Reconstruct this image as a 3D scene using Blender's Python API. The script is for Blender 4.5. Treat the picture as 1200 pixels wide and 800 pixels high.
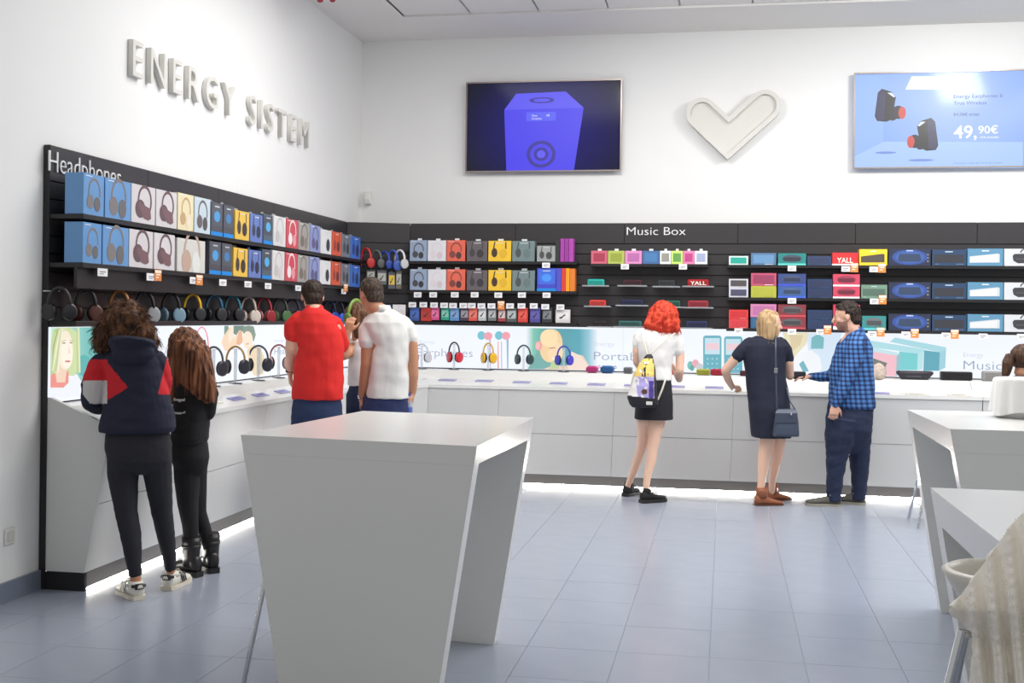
import bpy, math, random
from mathutils import Vector, Matrix, noise
for o in list(bpy.data.objects): bpy.data.objects.remove(o)
SC = bpy.context.scene; COL = SC.collection
# ---------------------------------------------------------------- camera
F, EYE, ROLL, YAW = 1380.0, 1.57, 0.0125, math.atan(250/1380)
cd = bpy.data.cameras.new('camera'); cam = bpy.data.objects.new('camera', cd); COL.objects.link(cam)
cam.location = (0, 0, EYE)
cam.matrix_world = Matrix.Translation((0,0,EYE)) @ Matrix.Rotation(YAW,4,'Z') @ Matrix.Rotation(math.pi/2,4,'X') @ Matrix.Rotation(ROLL,4,'Z')
cd.sensor_width = 36; cd.lens = 36*F/1200; cd.shift_y = -28/1200; cd.clip_start = 0.05
SC.camera = cam
# ---------------------------------------------------------------- world and light
w = bpy.data.worlds.new('world'); SC.world = w; w.use_nodes = True
w.node_tree.nodes['Background'].inputs[0].default_value = (1.0, 0.985, 0.955, 1)
w.node_tree.nodes['Background'].inputs[1].default_value = 0.47
def area(name, loc, size, power, color=(1,1,1), rot=(0,0,0), spread=None):
    l = bpy.data.lights.new(name, 'AREA'); l.shape = 'RECTANGLE'; l.size, l.size_y = size; l.energy = power; l.color = color
    if spread: l.spread = math.radians(spread)
    o = bpy.data.objects.new(name, l); COL.objects.link(o); o.location = loc; o.rotation_euler = rot; return o
area('ceiling_panel_light', (-1.6, 8.3, 4.44), (2.4, 2.6), 100, (1,0.985,0.96))
area('ceiling_panel_light', (1.6, 8.3, 4.44), (2.4, 2.6), 112, (1,0.985,0.96))
area('ceiling_panel_light', (4.6, 7.5, 4.44), (2.0, 3.0), 130, (1,0.995,0.99))
area('ceiling_panel_light', (0.2, 6.1, 4.44), (3.0, 1.4), 42, (1,0.99,0.98))
area('wall_washer_light', (2.6, 9.6, 4.3), (0.5, 0.5), 45, (1,0.99,0.97), (math.radians(38),0,math.radians(28)))
area('wall_washer_light', (-1.0, 9.4, 4.4), (0.6, 0.6), 34, (1,0.99,0.97), (math.radians(10),math.radians(-38),0))
vs = SC.view_settings; vs.view_transform = 'Standard'; vs.look = 'None'; vs.exposure = 0.07; vs.gamma = 1.0; vs.use_curve_mapping = False
# ---------------------------------------------------------------- pixel to point helpers (1200 x 800)
cY, sY = math.cos(YAW), math.sin(YAW)
CR = Vector((cY, sY, 0)); CF = Vector((-sY, cY, 0)); UP = Vector((0,0,1))
def ray(x, y):
    dx, dy = x-600, y-372
    a = dx*math.cos(ROLL)+dy*math.sin(ROLL); b = -dx*math.sin(ROLL)+dy*math.cos(ROLL)
    return CF + CR*(a/F) - UP*(b/F)
O3 = Vector((0,0,EYE))
def at(x, y, d): return O3 + ray(x,y)*d
def onX(x, y, X): r = ray(x,y); return O3 + r*(X/r.x)
def onY(x, y, Y): r = ray(x,y); return O3 + r*(Y/r.y)
def onZ(x, y, Z): r = ray(x,y); return O3 + r*((Z-EYE)/r.z)
# ---------------------------------------------------------------- materials
MATS = {}
def lin(c): return tuple(((v/255+0.055)/1.055)**2.4 if v/255 > 0.04045 else v/255/12.92 for v in c)
def mat(name, rgb, rough=0.5, metal=0.0, emit=0.0, noisy=0.0, scale=30.0, bump=0.0, spec=0.5, alpha=1.0, trans=0.0, coat=0.0):
    if name in MATS: return MATS[name]
    m = bpy.data.materials.new(name); m.use_nodes = True; nt = m.node_tree; b = nt.nodes['Principled BSDF']
    c = lin(rgb); b.inputs['Base Color'].default_value = (*c, 1); b.inputs['Roughness'].default_value = rough
    b.inputs['Metallic'].default_value = metal; b.inputs['Specular IOR Level'].default_value = spec
    if alpha < 1: b.inputs['Alpha'].default_value = alpha
    if trans: b.inputs['Transmission Weight'].default_value = trans
    if coat: b.inputs['Coat Weight'].default_value = coat
    if emit: b.inputs['Emission Color'].default_value = (*c, 1); b.inputs['Emission Strength'].default_value = emit
    if noisy or bump:
        tc = nt.nodes.new('ShaderNodeTexCoord'); n = nt.nodes.new('ShaderNodeTexNoise'); n.inputs['Scale'].default_value = scale; n.inputs['Detail'].default_value = 4
        nt.links.new(tc.outputs['Object'], n.inputs['Vector'])
        if noisy:
            mx = nt.nodes.new('ShaderNodeMix'); mx.data_type = 'RGBA'
            mx.inputs[6].default_value = (*[max(0,v*(1-noisy)) for v in c], 1); mx.inputs[7].default_value = (*[min(1,v*(1+noisy)) for v in c], 1)
            nt.links.new(n.outputs['Fac'], mx.inputs[0]); nt.links.new(mx.outputs[2], b.inputs['Base Color'])
        if bump:
            bp = nt.nodes.new('ShaderNodeBump'); bp.inputs['Strength'].default_value = bump; bp.inputs['Distance'].default_value = 0.01
            nt.links.new(n.outputs['Fac'], bp.inputs['Height']); nt.links.new(bp.outputs['Normal'], b.inputs['Normal'])
    MATS[name] = m; return m
def C_(rgb, rough=0.45, **k):           # plain colour by value
    return mat('colour_%02x%02x%02x_%d' % (*rgb, int(rough*100)), rgb, rough, **k)
def glow(rgb, s=1.0):
    n = 'print_light_%02x%02x%02x' % rgb
    if n in MATS: return MATS[n]
    m = bpy.data.materials.new(n); m.use_nodes = True; nt = m.node_tree; b = nt.nodes['Principled BSDF']
    b.inputs['Base Color'].default_value = (0.02,0.02,0.02,1); b.inputs['Roughness'].default_value = 0.35
    b.inputs['Emission Color'].default_value = (*lin(rgb),1); b.inputs['Emission Strength'].default_value = s
    MATS[n] = m; return m
def glow_grad(name, a, b_, p0, p1, axis=0, s=1.0, stops=None):   # backlit film, colour running along one axis of the print
    m = bpy.data.materials.new(name); m.use_nodes = True; nt = m.node_tree; b = nt.nodes['Principled BSDF']
    b.inputs['Base Color'].default_value = (0.02,0.02,0.02,1); b.inputs['Roughness'].default_value = 0.35
    tc = nt.nodes.new('ShaderNodeTexCoord'); sp = nt.nodes.new('ShaderNodeSeparateXYZ'); mr = nt.nodes.new('ShaderNodeMapRange'); cr = nt.nodes.new('ShaderNodeValToRGB')
    nt.links.new(tc.outputs['Object'], sp.inputs[0]); nt.links.new(sp.outputs[axis], mr.inputs['Value'])
    mr.inputs['From Min'].default_value = p0; mr.inputs['From Max'].default_value = p1
    nt.links.new(mr.outputs[0], cr.inputs[0])
    st = stops or [(0,a),(1,b_)]
    e = cr.color_ramp.elements
    e[0].position = st[0][0]; e[0].color = (*lin(st[0][1]),1); e[1].position = st[-1][0]; e[1].color = (*lin(st[-1][1]),1)
    for p, c in st[1:-1]:
        q = e.new(p); q.color = (*lin(c),1)
    nt.links.new(cr.outputs[0], b.inputs['Emission Color']); b.inputs['Emission Strength'].default_value = s
    return m
WHITE = mat('white_paint', (236,236,235), 0.7, noisy=0.012, scale=2.0)
CEIL = mat('ceiling_white', (232,230,227), 0.8, noisy=0.01, scale=3)
BLACK = mat('black_laminate', (50,48,50), 0.38, noisy=0.08, scale=6)
BLACKS = mat('shelf_black', (31,30,32), 0.4)
SOLID = mat('white_solid_surface', (226,226,223), 0.22, noisy=0.01, scale=3)
COUNT = mat('white_counter_laminate', (214,214,212), 0.3, noisy=0.01, scale=3)
KICK = mat('dark_grey_kick', (118,114,111), 0.3)
CHROME = mat('chrome', (205,208,212), 0.15, metal=1.0)
STEEL = mat('grey_steel', (150,152,156), 0.35, metal=0.8)
TAGW = mat('tag_white', (238,238,240), 0.5); TAGO = mat('tag_orange', (228,140,70), 0.5)
CLEARP = mat('clear_plastic', (235,240,245), 0.08, alpha=0.22)
# ---------------------------------------------------------------- mesh builder
class MB:
    def __init__(s): s.v=[]; s.f=[]; s.m=[]
    def add(s, vs_, fs, mi=0):
        n=len(s.v); s.v += [tuple(v) for v in vs_]; s.f += [tuple(i+n for i in f) for f in fs]; s.m += [mi]*len(fs); return s
    def box(s, x0,y0,z0,x1,y1,z1, mi=0, bev=0.0):
        if bev:
            b=bev; pts=[(x0+b,y0),(x1-b,y0),(x1,y0+b),(x1,y1-b),(x1-b,y1),(x0+b,y1),(x0,y1-b),(x0,y0+b)]
            ins=[(x0+2*b,y0+b),(x1-2*b,y0+b),(x1-b,y0+2*b),(x1-b,y1-2*b),(x1-2*b,y1-b),(x0+2*b,y1-b),(x0+b,y1-2*b),(x0+b,y0+2*b)]
            V=[(*p,z0) for p in ins]+[(*p,z0+b) for p in pts]+[(*p,z1-b) for p in pts]+[(*p,z1) for p in ins]
            Fs=[tuple(range(7,-1,-1)), tuple(range(24,32))]
            for l in range(3):
                for i in range(8): j=(i+1)%8; Fs.append((l*8+i,l*8+j,l*8+8+j,l*8+8+i))
            return s.add(V,Fs,mi)
        V=[(x0,y0,z0),(x1,y0,z0),(x1,y1,z0),(x0,y1,z0),(x0,y0,z1),(x1,y0,z1),(x1,y1,z1),(x0,y1,z1)]
        return s.add(V,[(3,2,1,0),(4,5,6,7),(0,1,5,4),(1,2,6,5),(2,3,7,6),(3,0,4,7)],mi)
    def hexa(s, b4, t4, mi=0):           # bottom four and top four corners, counter-clockwise from above
        return s.add(list(b4)+list(t4),[(3,2,1,0),(4,5,6,7),(0,1,5,4),(1,2,6,5),(2,3,7,6),(3,0,4,7)],mi)
    def tube(s, pts, rads, n=10, mi=0, cap=True, ref=None, sq=1.0):
        pts=[Vector(p) for p in pts]; rings=[]
        if not hasattr(rads,'__len__'): rads=[rads]*len(pts)
        P=list(zip(pts,rads))
        if cap:
            d0=(pts[1]-pts[0]).normalized(); d1=(pts[-1]-pts[-2]).normalized()
            P=[(pts[0]-d0*rads[0],rads[0]*0.15),(pts[0]-d0*rads[0]*0.7,rads[0]*0.7)]+P+[(pts[-1]+d1*rads[-1]*0.7,rads[-1]*0.7),(pts[-1]+d1*rads[-1],rads[-1]*0.15)]
        V=[];nr=len(P); prev=None
        for i,(p,r) in enumerate(P):
            a=P[max(0,i-1)][0]; b=P[min(nr-1,i+1)][0]; t=(b-a)
            t = t.normalized() if t.length>1e-9 else Vector((0,0,1))
            if prev is None:
                u = Vector(ref) if ref is not None else (Vector((0,0,1)) if abs(t.z)<0.9 else Vector((1,0,0)))
                u=(u-t*u.dot(t)).normalized()
            else: u=(prev-t*prev.dot(t)).normalized()
            prev=u; w_=t.cross(u)
            for k in range(n):
                an=2*math.pi*k/n; V.append(p+u*(math.cos(an)*r)+w_*(math.sin(an)*r*sq))
        Fs=[]
        for i in range(nr-1):
            for k in range(n): j=(k+1)%n; Fs.append((i*n+k,i*n+j,(i+1)*n+j,(i+1)*n+k))
        Fs.append(tuple(range(n-1,-1,-1))); Fs.append(tuple((nr-1)*n+k for k in range(n)))
        return s.add(V,Fs,mi)
    def loft(s, rings, n=20, mi=0, p=2.0):      # rings: (centre, half axis a, half axis b)
        V=[]
        for c,a,b in rings:
            c=Vector(c);a=Vector(a);b=Vector(b)
            for k in range(n):
                an=2*math.pi*k/n; ca,sa=math.cos(an),math.sin(an)
                ca=math.copysign(abs(ca)**(2/p),ca); sa=math.copysign(abs(sa)**(2/p),sa)
                V.append(c+a*ca+b*sa)
        Fs=[];nr=len(rings)
        for i in range(nr-1):
            for k in range(n): j=(k+1)%n; Fs.append((i*n+k,i*n+j,(i+1)*n+j,(i+1)*n+k))
        Fs.append(tuple(range(n-1,-1,-1))); Fs.append(tuple((nr-1)*n+k for k in range(n)))
        return s.add(V,Fs,mi)
    def ell(s, c, ax, ay, az, n=14, mi=0):
        c=Vector(c);ax=Vector(ax);ay=Vector(ay);az=Vector(az); V=[];m_=max(6,n//2)
        V.append(c+az)
        for i in range(1,m_):
            t=math.pi*i/m_
            for k in range(n):
                a=2*math.pi*k/n; V.append(c+az*math.cos(t)+(ax*math.cos(a)+ay*math.sin(a))*math.sin(t))
        V.append(c-az); L=len(V)-1; Fs=[]
        for k in range(n):
            j=(k+1)%n; Fs.append((0,1+k,1+j)); Fs.append((L,L-n+j,L-n+k))
            for i in range(m_-2): Fs.append((1+i*n+k,1+(i+1)*n+k,1+(i+1)*n+j,1+i*n+j))
        return s.add(V,Fs,mi)
    def prism(s, pts, d, mi=0):          # planar outline pts (3D) pushed by vector d
        pts=[Vector(p) for p in pts]; d=Vector(d); n=len(pts)
        return s.add(pts+[p+d for p in pts],[tuple(range(n-1,-1,-1)),tuple(range(n,2*n))]+[(i,(i+1)%n,n+(i+1)%n,n+i) for i in range(n)],mi)
    def build(s, name, mats, parent=None, smooth=False, loc=None, rz=0.0, auto=None):
        me=bpy.data.meshes.new(name); me.from_pydata(s.v,[],s.f)
        if not isinstance(mats,(list,tuple)): mats=[mats]
        for m in mats: me.materials.append(m)
        me.polygons.foreach_set('material_index', s.m)
        if smooth: me.polygons.foreach_set('use_smooth',[True]*len(s.f))
        me.update(); bmn(me)
        o=bpy.data.objects.new(name,me); COL.objects.link(o)
        if parent is not None: o.parent=parent
        if loc is not None: o.location=loc
        if rz: o.rotation_euler=(0,0,rz)
        return o
import bmesh
def bmn(me):
    b=bmesh.new(); b.from_mesh(me); bmesh.ops.recalc_face_normals(b, faces=b.faces); b.to_mesh(me); b.free()
def tag(o, label, cat, group=None, kind=None):
    if label: o['label']=label
    if cat: o['category']=cat
    if group: o['group']=group
    if kind: o['kind']=kind
    return o
def struct(o): o['kind']='structure'; return o
def empty(name, loc, rz=0.0):
    o=bpy.data.objects.new(name,None); COL.objects.link(o); o.location=loc; o.rotation_euler=(0,0,rz); o.empty_display_size=0.1; return o
def text(s, name, m, parent, height, width=None, ext=0.0, off=0.0, frame=None):
    """text in local XZ plane, front to -Y, lower left at 0; frame=(loc, rz)"""
    cu=bpy.data.curves.new(name,'FONT'); cu.body=s; cu.size=1; cu.extrude=max(ext,1e-4)/height; cu.offset=off; cu.resolution_u=3
    t=bpy.data.objects.new(name,cu); COL.objects.link(t)
    dg=bpy.context.evaluated_depsgraph_get(); me=bpy.data.meshes.new_from_object(t.evaluated_get(dg)); bpy.data.objects.remove(t)
    xs=[v.co.x for v in me.vertices]; ys=[v.co.y for v in me.vertices]
    cap = height/0.72; kx = cap if width is None else width/(max(xs)-min(xs)); x0=min(xs)
    for v in me.vertices: x,y,z=v.co; v.co=((x-x0)*kx, -z*height, y*cap)
    me.materials.clear(); me.materials.append(m); me.update()
    o=bpy.data.objects.new(name,me); COL.objects.link(o)
    if parent is not None: o.parent=parent
    if frame: o.location=frame[0]; o.rotation_euler=(0,0,frame[1])
    return o
random.seed(7)
# ================================================================ SETTING
XW, YW, ZC = -3.81, 11.95, 4.46
fl = struct(MB().box(-5.0,-2,-0.06, 7.0,12.0,-0.004).build('floor', mat('grout', (154,160,172), 0.6)))
def tile_mat():
    m=mat('blue_grey_tile',(152,159,173),0.25,noisy=0.05,scale=5); nt=m.node_tree; b=nt.nodes['Principled BSDF']
    tc=nt.nodes.new('ShaderNodeTexCoord'); mp=nt.nodes.new('ShaderNodeMapping'); mp.inputs['Scale'].default_value=(3,22,1)
    n=nt.nodes.new('ShaderNodeTexNoise'); n.inputs['Scale'].default_value=1.5; mr=nt.nodes.new('ShaderNodeMapRange')
    mr.inputs['To Min'].default_value=0.2; mr.inputs['To Max'].default_value=0.27
    nt.links.new(tc.outputs['Object'],mp.inputs[0]); nt.links.new(mp.outputs[0],n.inputs['Vector']); nt.links.new(n.outputs['Fac'],mr.inputs[0]); nt.links.new(mr.outputs[0],b.inputs['Roughness'])
    return m
TILE=tile_mat(); TW,TD=0.43,0.48
tme=[]
for k in range(3):
    g=0.0012; t=MB().box(g,g,-0.004,TW-g,TD-g,0.0,0,bev=0.0005); o=t.build('floor_tile',TILE); tme.append(o.data); bpy.data.objects.remove(o)
cnt=0; rest=MB()
cells=[]
for i in range(-9,16):
    for j in range(-10,14):
        x=-0.053+i*TW; y=5.56+j*TD
        if x<XW-0.2 or x>6.4 or y<1.0 or y>11.6: continue
        vis = 4.0<y<11.0 and -3.9<x and abs((x*cY+y*sY)/( -x*sY+y*cY))<0.46
        cells.append((0 if vis else 1, y, x))
cells.sort()
for vis,y,x in cells:
    if vis==0 and cnt<290:
        o=bpy.data.objects.new('floor_tile',tme[cnt%3]); COL.objects.link(o); o.parent=fl; o.location=(x,y,random.uniform(-0.0003,0.0003)); cnt+=1
    else: g=0.0012; rest.box(x+g,y+g,-0.004,x+TW-g,y+TD-g,0.0)
o=rest.build('tile_field',TILE,fl); o['kind']='stuff'
struct(MB().box(XW-0.15,-2,0,XW,YW+0.15,ZC+0.1).build('wall_left',WHITE))
struct(MB().box(XW,YW,0,7.0,YW+0.15,ZC+0.1).build('wall_back',WHITE))
struct(MB().box(XW,3.0,0,XW+0.018,6.085,0.11).build('baseboard_left',mat('baseboard_tile',(122,130,146),0.3,noisy=0.05,scale=5)))
# ceiling with recess
ce=struct(MB().box(XW,11.0,ZC,7.0,YW,ZC+0.2).box(XW,4.0,ZC,-3.09,11.0,ZC+0.2).box(-3.09,4.0,ZC+0.145,7.0,11.0,ZC+0.2).build('ceiling',CEIL))
MB().box(-3.12,10.98,ZC-0.012,7.0,11.01,ZC+0.145).box(-3.12,4.0,ZC-0.012,-3.09,10.98,ZC+0.145).build('recess_trim',CEIL,ce)
for i in range(15):
    for j in range(10):
        x=-3.09+i*0.66; y=10.98-0.66*(j+1)
        MB().box(x+0.008,y+0.008,ZC+0.006,x+0.652,y+0.652,ZC+0.03,0,bev=0.004).build('ceiling_panel',CEIL,ce)
# red hanging spotlight pair, upper left
sp=empty('ceiling_spotlight',at(378,-8,10.0))
tag(sp,'dark red twin spotlight under the ceiling near left corner','lamp')
RED=mat('dark_red_lacquer',(150,28,48),0.3)
for dx in (-0.05,0.06):
    MB().tube([(dx,0,0.1),(dx+0.035,-0.02,-0.055)],0.032,12).build('lamp_head',RED,sp,True)
MB().box(-0.12,-0.02,0.11,0.13,0.02,0.14).build('mounting_bar',RED,sp)
MB().tube([(0,0,0.12),(0,0,ZC-at(378,-8,10.0).z)],0.008,6,cap=False).build('stem',RED,sp)
# small wall devices
p=onY(432,232,YW); s_=MB().box(-0.035,-0.05,-0.07,0.035,0,0.07,0,bev=0.008).build('wall_sensor',C_((226,226,222)),loc=(p.x,YW,p.z)); tag(s_,'small white sensor on the back wall beside the left corner','sensor')
MB().tube([(0.0,-0.05,-0.03),(0.0,-0.09,-0.06)],0.018,8).build('sensor_head',C_((205,205,200)),s_,True)
p=onX(10,628,XW); s_=MB().box(0,-0.045,-0.045,0.012,0.045,0.045,0,bev=0.004).build('wall_socket',C_((218,217,212)),loc=(XW,p.y,p.z)); tag(s_,'white square socket low on the left wall above the grey baseboard','socket')
MB().box(0.012,-0.028,-0.028,0.016,0.028,0.028,0).build('socket_face',C_((206,205,200)),s_)
# wall lettering: each letter its own thing? one sign with one part per letter
sg=empty('wall_lettering',(XW,7.02,3.10)); tag(sg,'raised white capital letters running along the upper left wall','sign')
def letters(s, parent, H, W, ext, m, off=0.0):
    # lay out single letters with measured advances
    adv=[]; tmp=[]
    for ch in s:
        if ch==' ': adv.append(None); continue
        o=text(ch,'letter',m,parent,H,None,ext,off); xs=[v.co.x for v in o.data.vertices]; adv.append(max(xs)); tmp.append(o)
    gap=0.42*H; sp_=H*0.30
    tot=sum(a if a is not None else sp_ for a in adv)+gap*(len(s)-1); k=W/tot; x=0; it=iter(tmp)
    for a in adv:
        if a is None: x+=(sp_+gap)*k; continue
        o=next(it); o.scale=(k,1,1); o.location=(x,0,0); x+=(a+gap)*k
    return tmp
LETM=mat('letter_white',(216,214,208),0.6)
for o in letters('ENERGY SISTEM',sg,0.245,3.26,0.018,LETM,0.0):
    l=o.location.x; o.location=(0.022,l,0); o.rotation_euler=(0,0,math.pi/2)
# heart tick emblem
def stroke(A,V,B,w_,n=14):
    A,V,B=Vector(A),Vector(V),Vector(B); d1=(V-A).normalized(); d2=(B-V).normalized()
    n1=Vector((-d1.y,d1.x)); n2=Vector((-d2.y,d2.x)); m_=(n1+n2).normalized(); L=w_/max(0.2,m_.dot(n1)); pts=[]
    for k in range(n+1):
        a=math.pi*k/n; pts.append(A+n1*w_*math.cos(a)-d1*w_*math.sin(a))
    pts.append(V-m_*L)
    for k in range(n+1):
        a=math.pi*k/n; pts.append(B-n2*w_*math.cos(a)+d2*w_*math.sin(a))
    pts.append(V+m_*L); return pts
ha,hv,hb=[onY(*q,YW) for q in((822.7,134.5),(853.3,163.5),(896,125.5))]
hc=hv.copy(); A2,V2,B2=[(q.x-hc.x,q.z-hc.z) for q in (ha,hv,hb)]
outer=stroke(A2,V2,B2,0.155); inner=stroke(A2,V2,B2,0.112); n=len(outer)
hm=MB(); V=[(q.x,0.0,q.y) for q in outer]+[(q.x,-0.10,q.y) for q in outer]+[(q.x,-0.10,q.y) for q in inner]+[(q.x,-0.066,q.y) for q in inner]
hm.add(V,[(r*n+i,r*n+(i+1)%n,(r+1)*n+(i+1)%n,(r+1)*n+i) for r in range(3) for i in range(n)])
em=hm.build('heart_emblem',LETM,loc=(hc.x,YW-.001,hc.z)); tag(em,'raised white heart shaped tick emblem on back wall between two screens','sign')
MB().add([(q.x,-0.067,q.y) for q in inner],[tuple(range(n))]).build('inner_face',LETM,em)
# ---------------------------------------------------------------- televisions
def tv(x0,x1,z0,z1,label):
    t=empty('television',((x0+x1)/2,YW,z0)); w_=(x1-x0)/2; h=z1-z0; tag(t,label,'screen')
    MB().box(-w_+.05,-0.055,0.05,w_-.05,0,h-0.05).build('back_housing',C_((60,60,64)),t)
    fr=MB(); b=0.014
    fr.box(-w_,-0.075,0,w_,-0.05,b).box(-w_,-0.075,h-b,w_,-0.05,h).box(-w_,-0.075,b,-w_+b,-0.05,h-b).box(w_-b,-0.075,b,w_,-0.05,h-b)
    fr.build('bezel',mat('tv_bezel',(150,140,135),0.3,metal=0.6),t)
    return t,w_-b,h,b
t1,w1,h1,b1=tv(-2.664,-1.052,3.062,3.992,'left wall screen showing a blue cube speaker picture')
def scr_mat(name,f):
    m=bpy.data.materials.new(name); m.use_nodes=True; nt=m.node_tree; b=nt.nodes['Principled BSDF']
    b.inputs['Base Color'].default_value=(0.01,0.01,0.012,1); b.inputs['Roughness'].default_value=0.12; b.inputs['Specular IOR Level'].default_value=0.12
    f(nt,b); return m
def rad(nt,b,c,r,inn,out,s):
    tc=nt.nodes.new('ShaderNodeTexCoord'); mp=nt.nodes.new('ShaderNodeMapping'); mp.inputs['Location'].default_value=(-c[0]/r[0],0,-c[1]/r[1]); mp.inputs['Scale'].default_value=(1/r[0],0,1/r[1])
    g=nt.nodes.new('ShaderNodeTexGradient'); g.gradient_type='SPHERICAL'; cr=nt.nodes.new('ShaderNodeValToRGB')
    nt.links.new(tc.outputs['Object'],mp.inputs[0]); nt.links.new(mp.outputs[0],g.inputs[0]); nt.links.new(g.outputs['Fac'],cr.inputs[0])
    cr.color_ramp.elements[0].color=(*lin(out),1); cr.color_ramp.elements[1].color=(*lin(inn),1)
    nt.links.new(cr.outputs[0],b.inputs['Emission Color']); b.inputs['Emission Strength'].default_value=s
S1=scr_mat('screen_violet',lambda nt,b: rad(nt,b,(0.05,0.42),(0.95,0.75),(44,38,140),(32,32,50),0.75))
MB().box(-w1,-0.058,b1,w1,-0.054,h1-b1).build('screen',S1,t1)
def fpoly(mb,pts,y,mi=0): mb.add([(x,y,z) for x,z in pts],[tuple(range(len(pts)))],mi); return mb
def disc(cx,cz,rx,rz,n=20): return [(cx+rx*math.cos(2*math.pi*k/n),cz+rz*math.sin(2*math.pi*k/n)) for k in range(n)]
def tvp(x,y,x0=548,y0=98,x1=730,y1=201,w_=1.612,h=0.93): return ((x-x0)/(x1-x0)*w_-w_/2,(y1-y)/(y1-y0)*h)
def zz(x,y): return tvp(530+x/3, 70+y/3)
g=MB(); fpoly(g,[zz(200,388),zz(190,180),zz(468,178),zz(437,388)],-0.0595,0); fpoly(g,[zz(190,180),zz(232,126),zz(405,122),zz(468,178)],-0.0595,1)
fpoly(g,disc(*zz(322,150),0.13,0.03),-0.0600,2); fpoly(g,disc(*zz(322,150),0.09,0.018),-0.0604,1)
fpoly(g,[zz(268,190),zz(372,190),zz(372,220),zz(268,220)],-0.06,3)
for r,mi in((0.15,2),(0.115,0),(0.075,2),(0.045,1)): fpoly(g,disc(*zz(322,333),r,r*0.92),-0.0600-(0.16-r)*0.004,mi)
g.build('picture',[glow((62,50,232),0.95),glow((84,78,238),0.95),glow((40,28,150),0.9),glow((80,88,240),0.95)],t1)
zt=zz(288,205); text('Music\nComplete','caption',glow((225,228,255),1),t1,0.022,0.10,frame=((zt[0],-0.062,zt[1]),0))
text('x6','caption',glow((225,228,255),1),t1,0.028,0.035,frame=((zz(338,205)[0],-0.062,zz(338,205)[1]),0))
t2,w2,h2,b2=tv(1.205,2.815,3.06,3.995,'right wall screen advertising black wireless earphones on pale blue')
S2=scr_mat('screen_pale_blue',lambda nt,b: rad(nt,b,(0.1,0.55),(1.0,0.8),(196,219,255),(150,184,252),0.95))
MB().box(-w2,-0.058,b2,w2,-0.054,h2-b2).build('screen',S2,t2)
def q2(x,y): X=onY(980+x/5.44,70+y/5.44,YW-0.06); return (X.x-2.01,X.z-3.06)
g=MB()
fpoly(g,[q2(108,100),q2(300,100),q2(300,520),q2(108,620)],-0.0590,0)
fpoly(g,[q2(108,620),q2(300,522),q2(1190,524),q2(1190,690),q2(108,690)],-0.0590,1)
fpoly(g,[q2(480,105),q2(860,105),q2(770,190),q2(440,190)],-0.0592,2)  # bright reflection on the screen glass, painted in as a pale patch
def bud(o,fl_):
    P=lambda x,y: q2(o[0]+(x if not fl_ else -x),o[1]+y)
    fpoly(g,disc(*P(150,145),0.06,0.065),-0.0595,5); fpoly(g,disc(*P(175,148),0.035,0.06),-0.0598,6); fpoly(g,disc(*P(115,152),0.05,0.07),-0.0600,5)
    fpoly(g,[P(0,170),P(20,20),P(45,-5),P(110,15),P(135,50),P(110,190),P(75,205),P(15,200)],-0.0604,3)
    fpoly(g,[P(5,165),P(24,24),P(48,0),P(72,22),P(60,195),P(20,195)],-0.0608,4)
    fpoly(g,[P(80,20),P(110,20),P(130,45),P(122,50)],-0.0609,2)
bud((245,190),False); bud((650,375),True)
fpoly(g,disc(*q2(315,592),0.1,0.012),-0.0594,7); fpoly(g,disc(*q2(540,640),0.12,0.012),-0.0594,7)
g.build('picture',[glow((150,186,250),.95),glow((168,200,254),.95),glow((226,236,255),1),glow((24,24,34),.8),glow((52,50,92),.8),glow((30,28,44),.8),glow((214,70,60),.9),glow((120,150,225),.9)],t2)
for s,x,y,xe,h_,c in(('Energy Earphones 6',748,245,1060,0.036,(66,92,176)),('True Wireless',748,288,958,0.036,(66,92,176)),('59,90€ antes',748,360,912,0.034,(66,92,176)),('49,',748,500,895,0.125,(255,255,255)),('90€',905,470,1030,0.075,(255,255,255)),('IVA incluido',918,500,1035,0.018,(245,250,255)),('Promoción válida del 1 al 31 de octubre',748,663,1060,0.012,(110,135,200))):
    a=q2(x,y); b=q2(xe,y); text(s,'caption',glow(c,1),t2,h_,b[0]-a[0],off=0.01 if c==(255,255,255) else 0.012,frame=((a[0],-0.0615,a[1]),0))
a=q2(745,352);b=q2(912,346); fpoly(MB(),[(a[0],a[1]),(b[0],b[1]),(b[0],b[1]+.005),(a[0],a[1]+.005)],-0.0618).build('strike_line',glow((66,92,176)),t2)
# ================================================================ DISPLAY WALL (black slatwall)
XP, YP, ZT, ZL0, ZL1 = -3.77, 11.62, 2.515, 1.055, 1.49
Y0=6.09; P0=(XP,Y0); P1=(XP,11.40); P2=(-3.17,YP); P3=(6.0,YP)
CHA=math.atan2(P2[1]-P1[1],P2[0]-P1[0]); CHL=math.hypot(P2[0]-P1[0],P2[1]-P1[1])
dw=empty('slat_wall',(XP,Y0,0),math.pi/2); tag(dw,'black slat wall with shelves along the left wall','display wall')
cw=empty('slat_wall',(P1[0],P1[1],0),CHA); tag(cw,'narrow angled black slat wall joining the corner','display wall')
bw=empty('slat_wall',(P2[0],P2[1],0),0); tag(bw,'long black slat wall with shelves along the back wall','display wall')
ZH=2.31; NS=8
def slatwall(root,L,back,seams,end=False):
    MB().box(0,0.012,0.0,L,back,ZT-0.004).build('backing',BLACKS,root)
    xs=[0]+seams+[L]
    for a,b in zip(xs[:-1],xs[1:]): MB().box(a+0.002,0,ZH+0.004,b-0.002,0.014,ZT,0,bev=0.002).build('header_panel',BLACK,root)
    h=(ZH-ZL1)/NS
    for k in range(NS): MB().box(0.002,0,ZL1+k*h+0.005,L-0.002,0.014,ZL1+(k+1)*h-0.003,0,bev=0.002).build('slat',BLACK,root)
    if end: MB().box(-0.006,-0.002,0.0,0.0,back,ZT).build('end_panel',BLACKS,root)
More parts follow.
